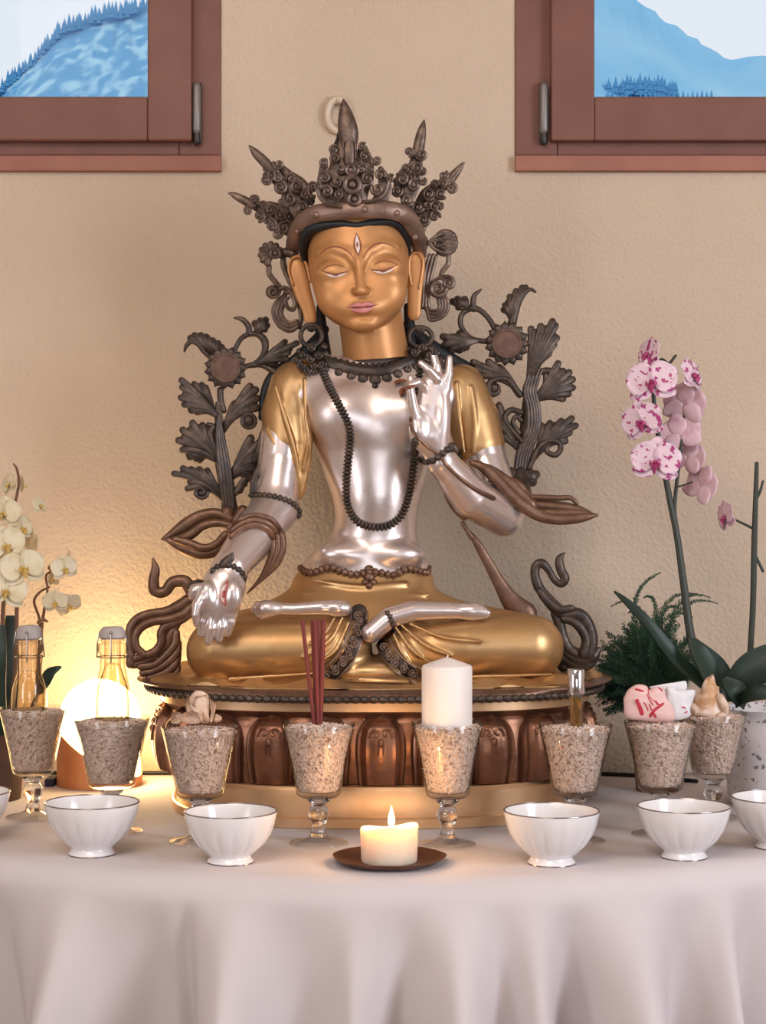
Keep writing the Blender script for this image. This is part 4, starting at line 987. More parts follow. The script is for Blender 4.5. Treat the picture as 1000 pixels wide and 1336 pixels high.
L_ = [(C5, [(155, 122, 5), (165, 165, 18), (158, 210, 22), (165, 255, 24), (205, 255, 22), (235, 218, 24), (285, 215, 26), (310, 250, 26)], -60),
      (G3, [(690, 20, 60), (600, 80, 60), (480, 130, 50), (330, 150, 44), (220, 190, 44), (150, 270, 44), (140, 380, 40), (150, 500, 44), (140, 620, 40)], -50),
      (G3, [(720, 80, 50), (640, 150, 44), (500, 200, 44), (360, 220, 42), (250, 270, 42), (190, 360, 40), (200, 460, 40), (260, 520, 40)], -56),
      (G3, [(690, 150, 44), (600, 210, 44), (480, 260, 44), (430, 330, 40), (430, 420, 40), (370, 500, 40), (260, 540, 36), (190, 560, 30)], -54),
      (G3, [(570, 250, 44), (520, 340, 48), (480, 430, 44), (380, 520, 40), (280, 590, 40), (170, 630, 36)], -48),
      (G3, [(570, 330, 40), (560, 430, 44), (480, 530, 40), (370, 620, 36), (240, 640, 40)], -50), (G3, [(590, 420, 36), (570, 520, 44), (480, 610, 40), (360, 680, 36), (260, 700, 36)], -48),
      (G3, [(590, 520, 34), (560, 620, 44), (460, 700, 40), (330, 740, 36), (280, 780, 20)], -46), (G3, [(590, 640, 30), (560, 720, 40), (470, 770, 36), (380, 780, 30)], -44)]
sc = scarf('scroll_stem', L_)
b = MB(); T(b, C5, [(345, 240, 30), (355, 262, 30)], -140, n=12); T(b, C5, [(310, 235, 18), (345, 225, 20), (372, 245, 20), (368, 280, 18)], -138)
for o_ in (b.build('bud_cup', M['bronze'], sc, world=True),): pass
b = MB(); T(b, C5, [(318, 268, 20), (328, 250, 26), (345, 240, 22)], -148, n=14); b.build('bud', M['silver'], sc, world=True)
scarf('scroll_stem', [(G4, [(262, 118, 6), (225, 165, 30), (235, 240, 34), (265, 305, 34), (235, 345, 28), (185, 310, 26), (150, 250, 26), (100, 195, 34), (55, 215, 34), (48, 290, 34), (75, 370, 38)], -30),
                      (G4, [(60, 340, 30), (110, 420, 40), (180, 500, 46), (250, 560, 50), (320, 560, 50), (390, 580, 46), (440, 660, 46), (460, 760, 46), (440, 850, 46)], -30), (G4, [(85, 400, 26), (150, 480, 34), (230, 530, 30), (310, 520, 28)], -36),
                      (G4, [(195, 560, 36), (225, 630, 40), (245, 720, 40), (290, 810, 40), (360, 860, 44)], -28), (G4, [(260, 600, 28), (330, 620, 34), (390, 680, 36), (420, 760, 36), (400, 850, 40)], -34),
                      (G4, [(240, 780, 40), (300, 860, 44), (390, 890, 50), (470, 860, 50), (510, 820, 20)], -26), (G4, [(240, 860, 40), (320, 910, 44), (420, 930, 44), (480, 890, 30)], -24), (G4, [(250, 940, 44), (300, 960, 44)], -10)], M['bronze'])
scarf('scarf', [(C3, [(280, 905, 10), (340, 930, 24), (400, 985, 28), (470, 1060, 30), (540, 1120, 30), (620, 1165, 28), (720, 1180, 26), (820, 1170, 22), (888, 1158, 8)], -58), (C3, [(300, 900, 10), (380, 940, 20), (440, 985, 26), (510, 1050, 30), (570, 1110, 30)], -48),
                (C3, [(440, 985, 20), (500, 1010, 24), (540, 1060, 26)], -40), (C3, [(540, 1070, 12), (620, 1072, 14), (700, 1076, 14), (760, 1075, 12), (790, 1100, 10)], -30), (C3, [(540, 1100, 22), (620, 1110, 26), (720, 1120, 26), (790, 1130, 22), (850, 1150, 14)], -24), (C3, [(600, 1150, 18), (700, 1150, 22), (800, 1150, 20), (880, 1158, 8)], -50)], M['bronze_brown'], th=.6)
scarf('strap', [(C3, [(150, 1020, 8), (165, 1060, 18), (200, 1110, 26), (230, 1150, 22), (245, 1170, 16)], -70), (C6, [(488, 5, 6), (520, 50, 14), (560, 120, 18), (605, 200, 24), (645, 260, 36), (690, 300, 44)], -25), (C6, [(470, -20, 8), (500, 30, 9)], -50)], M['bronze_brown'], th=.4)
b = MB(); wrap(b, [BM['body']], K500, [(172, 500, 9), (175, 560, 9), (215, 625, 10), (280, 685, 10), (350, 735, 11), (400, 800, 12), (460, 860, 12), (530, 915, 13), (600, 960, 14), (690, 1003, 15)], lift=2); b.build('cord', M['bronze_brown'], ST, world=True)
b = MB(); wrap(b, [BM['body']], K500, [(80, 280, 10), (110, 270, 12), (140, 272, 8)], lift=5); wrap(b, [BM['body']], K500, [(195, 300, 8), (150, 315, 12), (120, 335, 18), (115, 350, 14)], lift=6); b.build('flower_stalk', M['line'], ST, world=True)
# ================================================================== things on the table
def tab(px, py):                        # table point seen at a pixel
    Y = (CZ-TZ)*F/(py-HY); return Vector(((px-HX)*Y/F, Y, TZ))
# ---- goblets filled with rice
def closed_lathe(name, prof, m, parent, n=48, mod=None, smooth=50):
    b = MB(); b.lathe(prof+[prof[0]], n, mod=mod, closed=True); return b.build(name, m, parent, smooth=smooth)
def make_goblet(sx, sz):
    g = thing('goblet', None, 'goblet')
    S = lambda pr: [(r*sx, z*sz) for r, z in pr]
    closed_lathe('cup', S([(.0002, .0632), (.012, .0632), (.024, .0640), (.0285, .0675), (.0305, .076), (.0345, .100), (.0405, .130), (.0480, .1635), (.0476, .1642), (.0467, .1635), (.0392, .130), (.0332, .100), (.0292, .078), (.026, .0715), (.015, .0705), (.0002, .0705)]), M['glass_thin'], g)
    closed_lathe('stem', S([(.0002, .011), (.011, .011), (.0088, .020), (.0090, .028), (.0125, .034), (.0140, .041), (.0122, .048), (.0090, .052), (.0100, .055), (.0140, .0580), (.0148, .0605), (.012, .0628), (.0002, .0628)]), M['glass'], g)
    closed_lathe('foot', S([(.0002, .0), (.036, .0), (.0382, .0012), (.0378, .0028), (.030, .0048), (.018, .0076), (.0118, .0108), (.0002, .0108)]), M['glass_thin'], g)
    return g
RR = random.Random(11)
def make_rice(sx, sz, seed, top=.1565):
    R_ = random.Random(seed); o = []
    prof = [(.0145, .0712), (.0252, .0722), (.0284, .0785), (.0325, .100), (.0384, .130), (.0455, top)]
    b = MB(); core = [(r*sx-.0030, z*sz) for r, z in prof]; core[0] = (.0002, core[0][1])
    core += [(.030*sx, (top+.001)*sz), (.014*sx, (top+.0035)*sz), (.0002, (top+.004)*sz)]
    b.lathe(core, 36)
    def rad(z):
        for (r0, z0), (r1, z1) in zip(prof, prof[1:]):
            if z <= z1: return r0+(r1-r0)*(z-z0)/(z1-z0)
        return prof[-1][0]
    base = [(1, 0, 0), (0, 1, 0), (0, 0, 1), (0, -1, 0), (0, 0, -1), (-1, 0, 0)]
    fc = [(0, 1, 2), (0, 2, 3), (0, 3, 4), (0, 4, 1), (5, 2, 1), (5, 3, 2), (5, 4, 3), (5, 1, 4)]
    def grain(c, ax, L, w):
        ax = ax.normalized(); u = ax.orthogonal().normalized(); w2 = ax.cross(u)
        pts = []
        for q, s in ((-1, .25), (-.55, .85), (0, 1), (.55, .85), (1, .25)):
            pts.append([c+ax*(L*q)+u*(w*s*math.cos(a))+w2*(w*s*math.sin(a)) for a in (0, PI/2.5*1, PI/2.5*2, PI/2.5*3, PI/2.5*4)])
        b.grid(pts, closed=True, cap=True)
    for i in range(1150):
        z = .0725+(top-.0725)*R_.random()**.8; z = min(max(z, .074), top-.001); a = R_.uniform(0, 2*PI); r = rad(z)*sx-.0021
        n = Vector((math.cos(a), math.sin(a), -.25)); t = Vector((R_.gauss(0, 1), R_.gauss(0, 1), R_.gauss(0, 1))); t -= n*t.dot(n)*.8
        grain(Vector((r*math.cos(a), r*math.sin(a), z*sz)), t, R_.uniform(.0030, .0040), R_.uniform(.0011, .0014))
    for i in range(480):
        r = .0445*sx*math.sqrt(R_.random()); a = R_.uniform(0, 2*PI); t = Vector((R_.gauss(0, 1), R_.gauss(0, 1), R_.gauss(0, .35)))
        grain(Vector((r*math.cos(a), r*math.sin(a), (top+.0045-.0045*(r/.045/sx)**2)*sz+R_.uniform(-.0005, .0012))), t, R_.uniform(.0026, .0036), R_.uniform(.0010, .0013))
    return b.build('rice', M['rice'], smooth=180)
GB = []
def goblet(px, py, w, rim_y, what):
    p = tab(px, py); sx = w/2*p.y/F/.048; top = CZ-(rim_y-HY)*p.y/F-TZ; sz = top/.164
    g = make_goblet(sx, sz); g.location = p; g['label'] = 'clear glass footed goblet of rice '+what; g['group'] = 'rice goblets on the altar'
    r = make_rice(sx, sz, px); r.location = p; tag(r, 'pale rice filling the goblet '+what, 'rice', 'rice in the goblets', 'stuff')
    s = top*.1565/.164
    GB.append((p, sx, sz, TZ+s+.0045*sz)); return p, TZ+s+.003
g1 = goblet(43, 1067, 89, 923, 'holding the left clear bottle by the white orchid')
g2 = goblet(146, 1086, 101, 936, 'holding the clear bottle in front of the lamp')
g3 = goblet(261, 1099, 101, 948, 'topped with a broken pale shell')
g4 = goblet(416, 1101, 96, 943, 'holding red incense sticks')
g5 = goblet(584, 1103, 94, 942, 'holding the tall white candle')
g6 = goblet(751, 1098, 97, 945, 'holding the chrome-capped perfume vial')
g7 = goblet(862, 1090, 95, 941, 'holding pink and white paper sachets')
g8 = goblet(931, 1068, 88, 930, 'topped with a pointed ochre shell')
# ---- swing-top bottles
def bottle(g, px, label, y_top, y_neck, y_sh, wb, wn):
    p, zr = g; Y = p.y; x = (px-HX)*Y/F; z = lambda y: CZ-(y-HY)*Y/F; q = Y/F
    o = thing('swing_top_bottle', label, 'bottle', (x, Y, zr-.004), 'clear swing-top bottles')
    b0 = 0.0; zn = z(y_neck)-(zr-.004); zs = z(y_sh)-(zr-.004); rb = wb/2*q; rn = wn/2*q
    prof = [(.0002, b0), (rb*.95, b0), (rb, b0+.002), (rb, zs*.55), (rb*.93, zs*.82), (rn*1.05, zs*1.12), (rn*.96, zs*1.22), (rn*.96, zn-.020), (rn*1.12, zn-.017), (rn*1.12, zn-.006), (rn*.9, zn-.004), (rn*.9, zn), (rn*.62, zn), (rn*.62, zs*1.25), (rb*.85, zs*.8), (rb*.92, zs*.5), (rb*.92, .005), (.0002, .005)]
    closed_lathe('glass_body', prof, M['bottle_glass'], o, 32)
    b = MB(); b.lathe([(.0002, .0055), (rb*.905, .0055), (rb*.905, zs*.5), (rb*.83, zs*.8), (rn*.60, zs*1.24), (rn*.6, zs*1.3), (.0002, zs*1.3)], 28); b.build('clear_liquid', M['liquid'], o)
    b = MB(); zt = z(y_top)-(zr-.004); b.lathe([(.0002, zn+.0005), (rn*.85, zn+.0005), (rn*.98, zn+.003), (rn*.92, zt-.006), (rn*.7, zt-.001), (.0002, zt)], 24, mod=lambda a, i, r, zz: 1+.06*math.cos(2*a)); st = b.build('stopper', M['stopper'], o)
    b = MB(); zc = (zn+zt)/2+.001; yb = -rn*1.06
    b.ell((0, -rn*.98, zc), (.0022, .0022, .0022), 8, 6)
    b.tube([(0, -rn*.99, zc), (0.001, yb-.001, zn-.012), (0.0005, yb-.001, zn-.030)], [.0010]*3, n=6, ref=None)
    b.tube([(-rn*1.2*math.cos(a), -rn*1.2*math.sin(a), zn-.024) for a in (2*PI*i/20 for i in range(21))], [.0009]*21, n=6, ref=None)
    for s in (-1, 1): b.tube([(s*rn*1.2, 0, zn-.024), (s*rn*1.15, -.004, zn-.006), (s*rn*1.0, -.003, zc)], [.001]*3, n=6, ref=None)
    b.build('wire_bail', M['wire'], o); return o
bottle(g1, 38, 'clear swing-top bottle beside the white orchid', 815, 835, 888, 46, 33)
bottle(g2, 147, 'clear swing-top bottle in front of the glowing lamp', 817, 834, 884, 46, 34)
# ---- things standing in the other goblets
p, zr = g4
for i, (xt, yt, xb, dy, lb) in enumerate(((395, 812, 411, -.004, 'leftmost red incense stick, leaning left in the goblet'), (407.5, 811, 414, .004, 'red incense stick second from left in the goblet'), (411.5, 811, 415.5, -.005, 'middle red incense stick of the bundle in the goblet'), (415, 811, 416.5, .006, 'red incense stick second from right in the goblet'), (422, 811, 418, -.001, 'rightmost red incense stick, thicker and upright in the goblet'))):
    a = P(xb, 955, p.y+dy*.5); a.z = zr-.006; t = P(xt, yt, p.y+dy*2.2); b = MB()
    root = thing('incense_stick', lb, 'incense stick', a, 'incense sticks in the goblet')
    r = .0026 if i != 4 else .0034; d_ = t-a
    b.tube([d_*0, d_*.5, d_], [r*.85, r, r], n=8, ref=None); b.build('incense_paste', M['incense'], root)
    b = MB(); b.tube([d_*-.03, d_*.05], [.0010]*2, n=6, ref=None); b.build('bamboo_core', M['pine'], root)
def candle_tall():
    p, zr = g5; r = 33*p.y/F; zt = CZ-(868-HY)*p.y/F
    o = thing('pillar_candle', 'tall white unlit pillar candle standing in a rice goblet', 'candle', (P(583.5, 900, p.y).x, p.y, zr-.004))
    h = zt-(zr-.004); b = MB(); b.lathe([(.0002, 0), (r*.98, 0), (r, .002), (r, h-.003), (r*.95, h), (r*.55, h+.005), (.004, h+.0098), (.0002, h+.0102)], 40); b.build('wax_body', M['wax'], o)
    b = MB(); b.tube([(0, 0, h+.009), (.001, 0, h+.0125)], [.0011]*2, n=8, ref=None); b.build('wick', M['wax'], o)
candle_tall()
p, zr = g6; q = p.y/F
o = thing('perfume_vial', 'slim glass perfume vial with amber liquid and chrome cap', 'vial', (P(752, 0, p.y).x, p.y, zr-.004))
zt = CZ-(873-HY)*q-(zr-.004); zc = CZ-(905-HY)*q-(zr-.004); rv = 10.2*q
closed_lathe('glass_tube', [(.0002, 0), (rv, 0), (rv, zc-.0005), (rv*.8, zc-.0005), (rv*.8, .003), (.0002, .003)], M['glass_thin'], o, 24)
b = MB(); b.lathe([(.0002, .0035), (rv*.78, .0035), (rv*.78, zc-.004), (.0002, zc-.004)], 24); b.build('amber_liquid', M['amber'], o)
b = MB(); b.lathe([(.0002, zc), (rv*1.08, zc), (rv*1.1, zc+.001), (rv*1.1, zt-.001), (rv*1.02, zt), (.0002, zt)], 32); b.build('cap', M['vial_cap'], o)
# broken shell with folded lips in the third goblet
p, zr = g3; q = p.y/F
o = thing('seashell', 'broken pale shell with curled lips on a goblet of rice', 'shell', (p.x, p.y, zr))
KS = K(220, 890, 10)
def S3(x, y, dy=0): px, py = KS(x, y); v = P(px, py, p.y+dy); return v
def petal_sheet(parent, name, outline, centre, bulge, m, dy):
    """cupped shell flap: rim outline (crop points) round a raised centre"""
    b = MB(); rows = []; c = S3(*centre, dy-bulge)
    rim = cr(outline+[outline[0]], 4)[:-1]
    for t in (0.02, .3, .55, .75, .9, 1.0):
        rows.append([c.lerp(S3(a[0], a[1], dy), t)+Vector((0, -bulge*(.55*math.sin(t*PI)), 0)) for a in rim])
    rows.append([S3(a[0], a[1], dy+.004) for a in rim]); rows.append([c.lerp(S3(a[0], a[1], dy), .5)+Vector((0, abs(bulge)*.6+.006, 0)) for a in rim])
    rows.append([c.lerp(S3(a[0], a[1], dy), .03)+Vector((0, abs(bulge)*.6+.008, 0)) for a in rim])
    b.grid(rows, closed=True, cap=True); return b.build(name, m, parent, world=True, smooth=70)
petal_sheet(o, 'shell_whorl', [(350, 110), (440, 115), (520, 170), (540, 260), (530, 420), (540, 520), (420, 530), (330, 420), (270, 260), (290, 180)], (430, 250), .012, M['shell'], -.012)
petal_sheet(o, 'shell_lip', [(525, 190), (580, 260), (620, 300), (600, 420), (570, 520), (545, 500), (555, 380), (545, 280)], (580, 350), -.005, M['shell'], -.016)
petal_sheet(o, 'shell_lip', [(260, 140), (275, 200), (265, 270), (310, 370), (240, 390), (220, 300), (210, 270)], (250, 280), -.005, M['shell'], -.010)
petal_sheet(o, 'shell_fragment', [(160, 480), (200, 400), (300, 385), (390, 400), (420, 470), (400, 535), (250, 540), (180, 520)], (290, 470), -.008, M['shell'], -.024)
petal_sheet(o, 'shell_fragment', [(20, 500), (60, 400), (140, 390), (190, 440), (150, 530), (60, 540)], (110, 470), -.006, M['shell'], -.010)
petal_sheet(o, 'shell_fragment', [(620, 410), (690, 450), (690, 500), (620, 530), (590, 500)], (640, 470), .006, M['shell'], -.008)
petal_sheet(o, 'shell_lip', [(300, 180), (360, 120), (440, 120), (500, 160), (440, 150), (370, 170), (330, 240), (300, 300)], (350, 190), .003, M['shell'], -.026)
petal_sheet(o, 'shell_lip', [(280, 290), (340, 330), (420, 370), (440, 430), (440, 520), (400, 420), (330, 390), (290, 340)], (370, 380), .004, M['shell'], -.027)
# pointed shell in the right goblet
p, zr = g8; q = p.y/F
o = thing('seashell', 'pointed ochre and white conch shell in the rightmost goblet', 'shell', (p.x, p.y, zr))
b = MB(); rows = []
for j in range(26):
    t = j/25; c = P(926-6*t+8*t*t, 945-62*t, p.y)-o.location; r = (24*(1-t)**.75+3.0)*q*(1+.07*math.sin(t*26))
    rows.append([(c.x+r*(1+.10*math.cos(3*a+t*8))*math.cos(a), c.y+r*.9*math.sin(a), c.z+.0035*math.sin(a+t*20)) for a in (2*PI*i/28 for i in range(28))])
b.grid(rows, closed=True, cap=True); b.build('spire', M['shell2'], o, smooth=60)
b = MB(); K8 = K(800, 870, 5)
def Q8(x, y, dy=0): px, py = K8(x, y); return P(px, py, p.y+dy)-o.location
b.tube([Q8(700, 200, -.012), Q8(730, 260, -.018), Q8(735, 310, -.016), Q8(690, 320, -.02)], [.006, .007, .007, .005], n=10, ref=None); b.tube([Q8(520, 260, -.012), Q8(550, 290, -.02), Q8(620, 300, -.022)], [.006, .007, .006], n=10, ref=None)
b.build('lip', M['shell'], o)
# folded sachets
p, zr = g7
def sachet(name, label, pts, m, dy, th, seed, prints=(), seal=None):
    R_ = random.Random(seed); c0 = P(*K8(sum(a for a, _ in pts)/len(pts), sum(b_ for _, b_ in pts)/len(pts)), p.y+dy)
    o = thing(name, label, 'sachet', (c0.x, c0.y, zr)); rim = cr(pts+[pts[0]], 4)[:-1]; loc = Vector(o.location)
    b = MB(); rows = []; cx = sum(a for a, _ in pts)/len(pts); cy = sum(b_ for _, b_ in pts)/len(pts)
    for sgn in (-1, 1):
        R2 = []
        for t in (.02, .25, .5, .75, .92, 1.0):
            R2.append([P(*K8(cx+(a[0]-cx)*t, cy+(a[1]-cy)*t), p.y+dy)-loc+Vector((0, sgn*th*(math.sqrt(max(0, 1-t*t))*.9+.05)*(1+.35*t*math.sin(i*.55+seed)*math.sin(t*5+i*.2)), 0)) for i, a in enumerate(rim)])
        rows = rows+(R2 if sgn < 0 else R2[::-1])
    b.grid(rows, closed=True, cap=True); body = b.build('wrapper', m, o, smooth=60)
    bv = BVHTree.FromPolygons([(v.co+loc)[:] for v in body.data.vertices], [tuple(f.vertices) for f in body.data.polygons])
    if prints:
        b = MB()
        for pr in prints: wrap(b, [bv], K8, pr, lift=.2, th=.12, n=8)
        b.build('red_print', M['print_red'], o, world=True)
    return o
sachet('paper_sachet', 'pink folded paper sachet with red print in a goblet', [(70, 210), (100, 150), (160, 115), (220, 125), (235, 150), (270, 130), (330, 140), (350, 200), (390, 260), (400, 345), (300, 360), (180, 350), (85, 330)], M['packet_pink'], -.012, .010, 2,
       prints=[[(152, 150, 10), (175, 155, 10), (195, 160, 8)], [(160, 222, 14), (176, 262, 14), (190, 305, 14)], [(222, 180, 4), (240, 215, 4), (262, 250, 4)], [(205, 235, 4), (222, 262, 4), (230, 285, 4)], [(240, 245, 4), (252, 280, 4)], [(300, 140, 6), (318, 155, 8)], [(330, 240, 8), (300, 260, 10), (270, 285, 10), (245, 320, 10)], [(278, 228, 9), (295, 245, 7)], [(265, 300, 9), (280, 325, 9)], [(232, 140, 3), (235, 180, 3), (262, 220, 3), (290, 235, 3)]])
sachet('paper_sachet', 'white paper sachet with a pleated edge behind the pink one', [(350, 130), (400, 130), (400, 150), (470, 150), (535, 152), (530, 200), (505, 270), (500, 325), (400, 350), (380, 300), (350, 240)], M['packet_white'], -.004, .006, 5, prints=[[(452, 268, 4), (465, 262, 4), (475, 272, 4)], [(470, 300, 4), (485, 292, 4)]])
o = sachet('paper_sachet', 'white zigzag-edged sachet strip behind the goblet\'s other sachets', [(240, 130), (330, 112), (400, 102), (470, 92), (482, 110), (478, 150), (420, 200), (330, 200), (260, 160)], M['packet_white'], .008, .003, 9)
# ---- white bowls with silver rims
def make_bowl():
    o = thing('bowl', None, 'bowl', (0, 0, 0), 'white offering bowls')
    pr = [(.0002, .0035), (.024, .0035), (.0262, .0010), (.0288, .0008), (.0300, .0025), (.0262, .0075), (.0258, .0095), (.032, .0145), (.0430, .0250), (.0515, .0380), (.0570, .0510), (.0600, .0655), (.0598, .0668), (.0588, .0668), (.0578, .0650), (.0548, .051), (.0492, .038), (.0405, .026), (.0290, .016), (.016, .012), (.0002, .0115)]
    def mod(a, i, r, z): return 1+(.055*(abs(math.cos(8*a))**.7-.6)*math.sin(PI*min(1, (z-.009)/.042)) if 6 <= i <= 10 and z < .05 else 0)
    b = MB(); b.lathe(pr+[pr[0]], 128, mod=mod, closed=True); b.build('porcelain_body', M['porcelain'], o, smooth=60)
    b = MB(); b.tube([(.0593*math.cos(a), .0593*math.sin(a), .0668) for a in (2*PI*i/64 for i in range(65))], [.00095]*65, n=8, ref=(0, 0, 1), cap=False); b.build('rim', M['rim_silver'], o)
    b = MB(); b.tube([(.0292*math.cos(a), .0292*math.sin(a), .0014) for a in (2*PI*i/48 for i in range(49))], [.00085]*49, n=8, ref=(0, 0, 1), cap=False); b.build('foot_ring', M['rim_silver'], o)
    return o
bw = make_bowl()
for i, (px, py, w, lb) in enumerate(((-46, 1098, 118, 'white silver-rimmed bowl cut off at the left edge'), (120, 1115, 124, 'white silver-rimmed bowl before the lamp-side goblet with the bottle'), (301, 1125.5, 122, 'white silver-rimmed bowl in front of the shell-topped goblet'), (720, 1127, 126, 'white silver-rimmed bowl in front of the perfume vial goblet'), (893, 1119, 122, 'white silver-rimmed bowl in front of the sachet goblet'), (1015, 1106, 120, 'white silver-rimmed bowl cut off at the right edge'))):
    o = bw if i == 0 else copy_tree(bw); p = tab(px, py); o.location = p; s = w/2*p.y/F/.0603; o.scale = (s, s, s*1.0); o.rotation_euler.z = i*.37; o['label'] = lb
# ---- lit candle on its saucer
p = tab(508, 1127)
o = thing('saucer', 'shallow brown copper saucer under the lit candle', 'saucer', p)
pr = [(.0002, .0), (.045, .0), (.060, .003), (.0705, .0095), (.0712, .0105), (.0700, .0108), (.058, .0055), (.045, .0030), (.0002, .0030)]
def wav(a, i, r, z): return 1+(.012*math.sin(5*a+1)+.008*math.sin(9*a) if 2 <= i <= 6 else 0)
b = MB(); b.lathe(pr+[pr[0]], 72, mod=wav, closed=True); b.build('dish', M['saucer'], o)
r = 36.5*p.y/F
o = thing('lit_candle', 'short cream pillar candle burning on a brown saucer', 'candle', (p.x, p.y, TZ+.0032))
hc = CZ-(1079-HY)*p.y/F-TZ-.0032
def melt(a, i, r_, z): return 1+(.03*math.sin(2*a+.8)+.02*math.sin(5*a) if i >= 3 else 0)
prof = [(.0002, 0), (r*.97, 0), (r, .002), (r, hc*.55), (r*1.0, hc-.008), (r*1.03, hc-.002), (r*.99, hc+.001), (r*.90, hc-.002), (r*.80, hc-.009), (r*.4, hc-.0125), (.0002, hc-.013)]
b = MB(); rows = []
for i, (rr_, z) in enumerate(prof):
    rows.append([(rr_*melt(a, i, rr_, z)*math.cos(a), rr_*melt(a, i, rr_, z)*math.sin(a), z+(.0045*math.sin(a*1+2.6)+.002*math.sin(3*a) if 4 <= i <= 7 else 0)) for a in (2*PI*k/56 for k in range(56))])
b.grid(rows, closed=True, cap=True); b.build('wax_body', M['wax_glow'], o)
b = MB(); b.tube([(.002, 0, hc-.013), (.003, 0, hc-.002), (.0025, 0, hc+.004)], [.0012]*3, n=8, ref=None); b.build('wick', M['wick'], o)
b = MB(); b.lathe([(.0002, hc-.002), (.0030, hc+.001), (.0044, hc+.007), (.0036, hc+.014), (.0018, hc+.0205), (.0002, hc+.026)], 20, c=(.0028, 0, 0)); b.build('flame', M['flame'], o, smooth=180)
fl = bpy.data.lights.new('candle_flame_light', 'POINT'); fl.energy = .55; fl.color = (1, .58, .25); fl.shadow_soft_size = .008
flo = bpy.data.objects.new('candle_flame_light', fl); COL.objects.link(flo); flo.location = (p.x+.0028, p.y-.001, TZ+.0032+hc+.034)
# ---- lamp: pine cylinder cut on the slant with an opal dome
p = tab(130, 1032); Y = p.y+.067; cx = (130-HX)*Y/F; rl = .0675
o = thing('table_lamp', 'glowing opal dome lamp on a slant-cut pine cylinder', 'lamp', (cx, Y, TZ))
b = MB(); rows = []; NB_ = 56
cut = lambda x, y: .058-.60*x+.20*y
ring0 = [(rl*math.cos(2*PI*i/NB_), rl*math.sin(2*PI*i/NB_)) for i in range(NB_)]
rows = [[(x, y, .0005) for x, y in ring0], [(x, y, max(.006, cut(x, y))) for x, y in ring0], [(x*.96, y*.96, max(.006, cut(x, y))) for x, y in ring0], [(x*.96, y*.96, max(.004, cut(x, y)-.004)) for x, y in ring0]]
b.grid(rows, closed=True, cap=True); b.build('pine_base', M['pine'], o, smooth=30)
b = MB(); rows = []; rg = rl*.95
ht = CZ-(886-HY)*(Y-.0)/F-TZ
for i in range(4):
    t = i/3; rows.append([(x*.95, y*.95, (max(.006, cut(x, y))-.002)*(1-t)+(ht-rg)*t) for x, y in ring0])
for i in range(1, 12):
    a = i/12*PI/2; rows.append([(x*.95*math.cos(a), y*.95*math.cos(a), ht-rg+rg*math.sin(a)) for x, y in ring0])
b.grid(rows, closed=True, cap=True); b.build('opal_dome', M['lamp'], o, smooth=60)
# ---- cable, small box, hook
b = MB(); c = [(790, 1013, WALL-.035), (815, 1018, WALL-.06), (850, 1024, WALL-.09), (900, 1028, WALL-.12)]
b.tube([Vector((-.62, WALL-.03, TZ+.004)), Vector((-.40, WALL-.03, TZ+.004)), Vector((-.2, WALL-.025, TZ+.004)), Vector((.2, WALL-.025, TZ+.004)), Vector((.33, WALL-.03, TZ+.004)), Vector((.42, WALL-.06, TZ+.004)), Vector((.50, WALL-.12, TZ+.004))], [.0032]*7, n=8, ref=None)
tag(b.build('cable', M['cable']), 'thin black cable lying along the foot of the wall', 'cable')
b = MB(); v = tab(64, 1027); b.box((v.x, v.y+.02, TZ+.0065), (.007, .02, .006)); ob = b.build('matchbox', M['navy'], smooth=0); tag(ob, 'tiny navy box between goblet stem and lamp', 'box')
bv = ob.modifiers.new('b', 'BEVEL'); bv.width = .001
v = P(441, 150, WALL-.008); b = MB()
b.tube([v+Vector((.017*math.cos(a), 0, .026*math.sin(a))) for a in (2*PI*i/32 for i in range(33))], [.0062]*33, n=10, cap=False); b.tube([v+Vector((0, .008, .02)), v+Vector((0, -.004, .024))], [.004, .004], n=8, ref=None)
tag(b.build('wall_hook', M['hook']), 'pale loop hook on the wall behind the crown tip', 'hook')
# ================================================================== plants
def petal_mesh(b, c, ax, nrm, L, W, cup, tip=.5, nu=9, nv=8, base=.12):
    """one tepal: along ax from c, facing nrm"""
    ax = ax.normalized(); nrm = (nrm-ax*nrm.dot(ax)).normalized(); sd = ax.cross(nrm); rows = []
    for j in range(nv):
        t = j/(nv-1); w = W*(base+(1-base)*math.sin(PI*min(1, t**.8*(.5+.5*tip)+.0))**.8) if t < 1 else W*.10
        w = W*max(.10, (math.sin(PI*(.06+.90*t**(.9)))**.75))
        rows.append([c+ax*(L*t)+sd*(w*u)+nrm*(cup*(u*u*.6-.55*t*t+.25*math.sin(3*u+2*t)*.4)) for u in (-1+2*i/(nu-1) for i in range(nu))])
    th = -nrm*.0009
    n0 = len(b.v); b.grid(rows); b.grid([[p+th for p in r] for r in rows])
    nn = nu*nv; B = n0; edge = [i for i in range(nu)]+[j*nu+nu-1 for j in range(1, nv)]+[(nv-1)*nu+i for i in range(nu-2, -1, -1)]+[j*nu for j in range(nv-2, 0, -1)]
    for a, c2 in zip(edge, edge[1:]+edge[:1]): b.f.append((B+a, B+c2, B+nn+c2, B+nn+a))
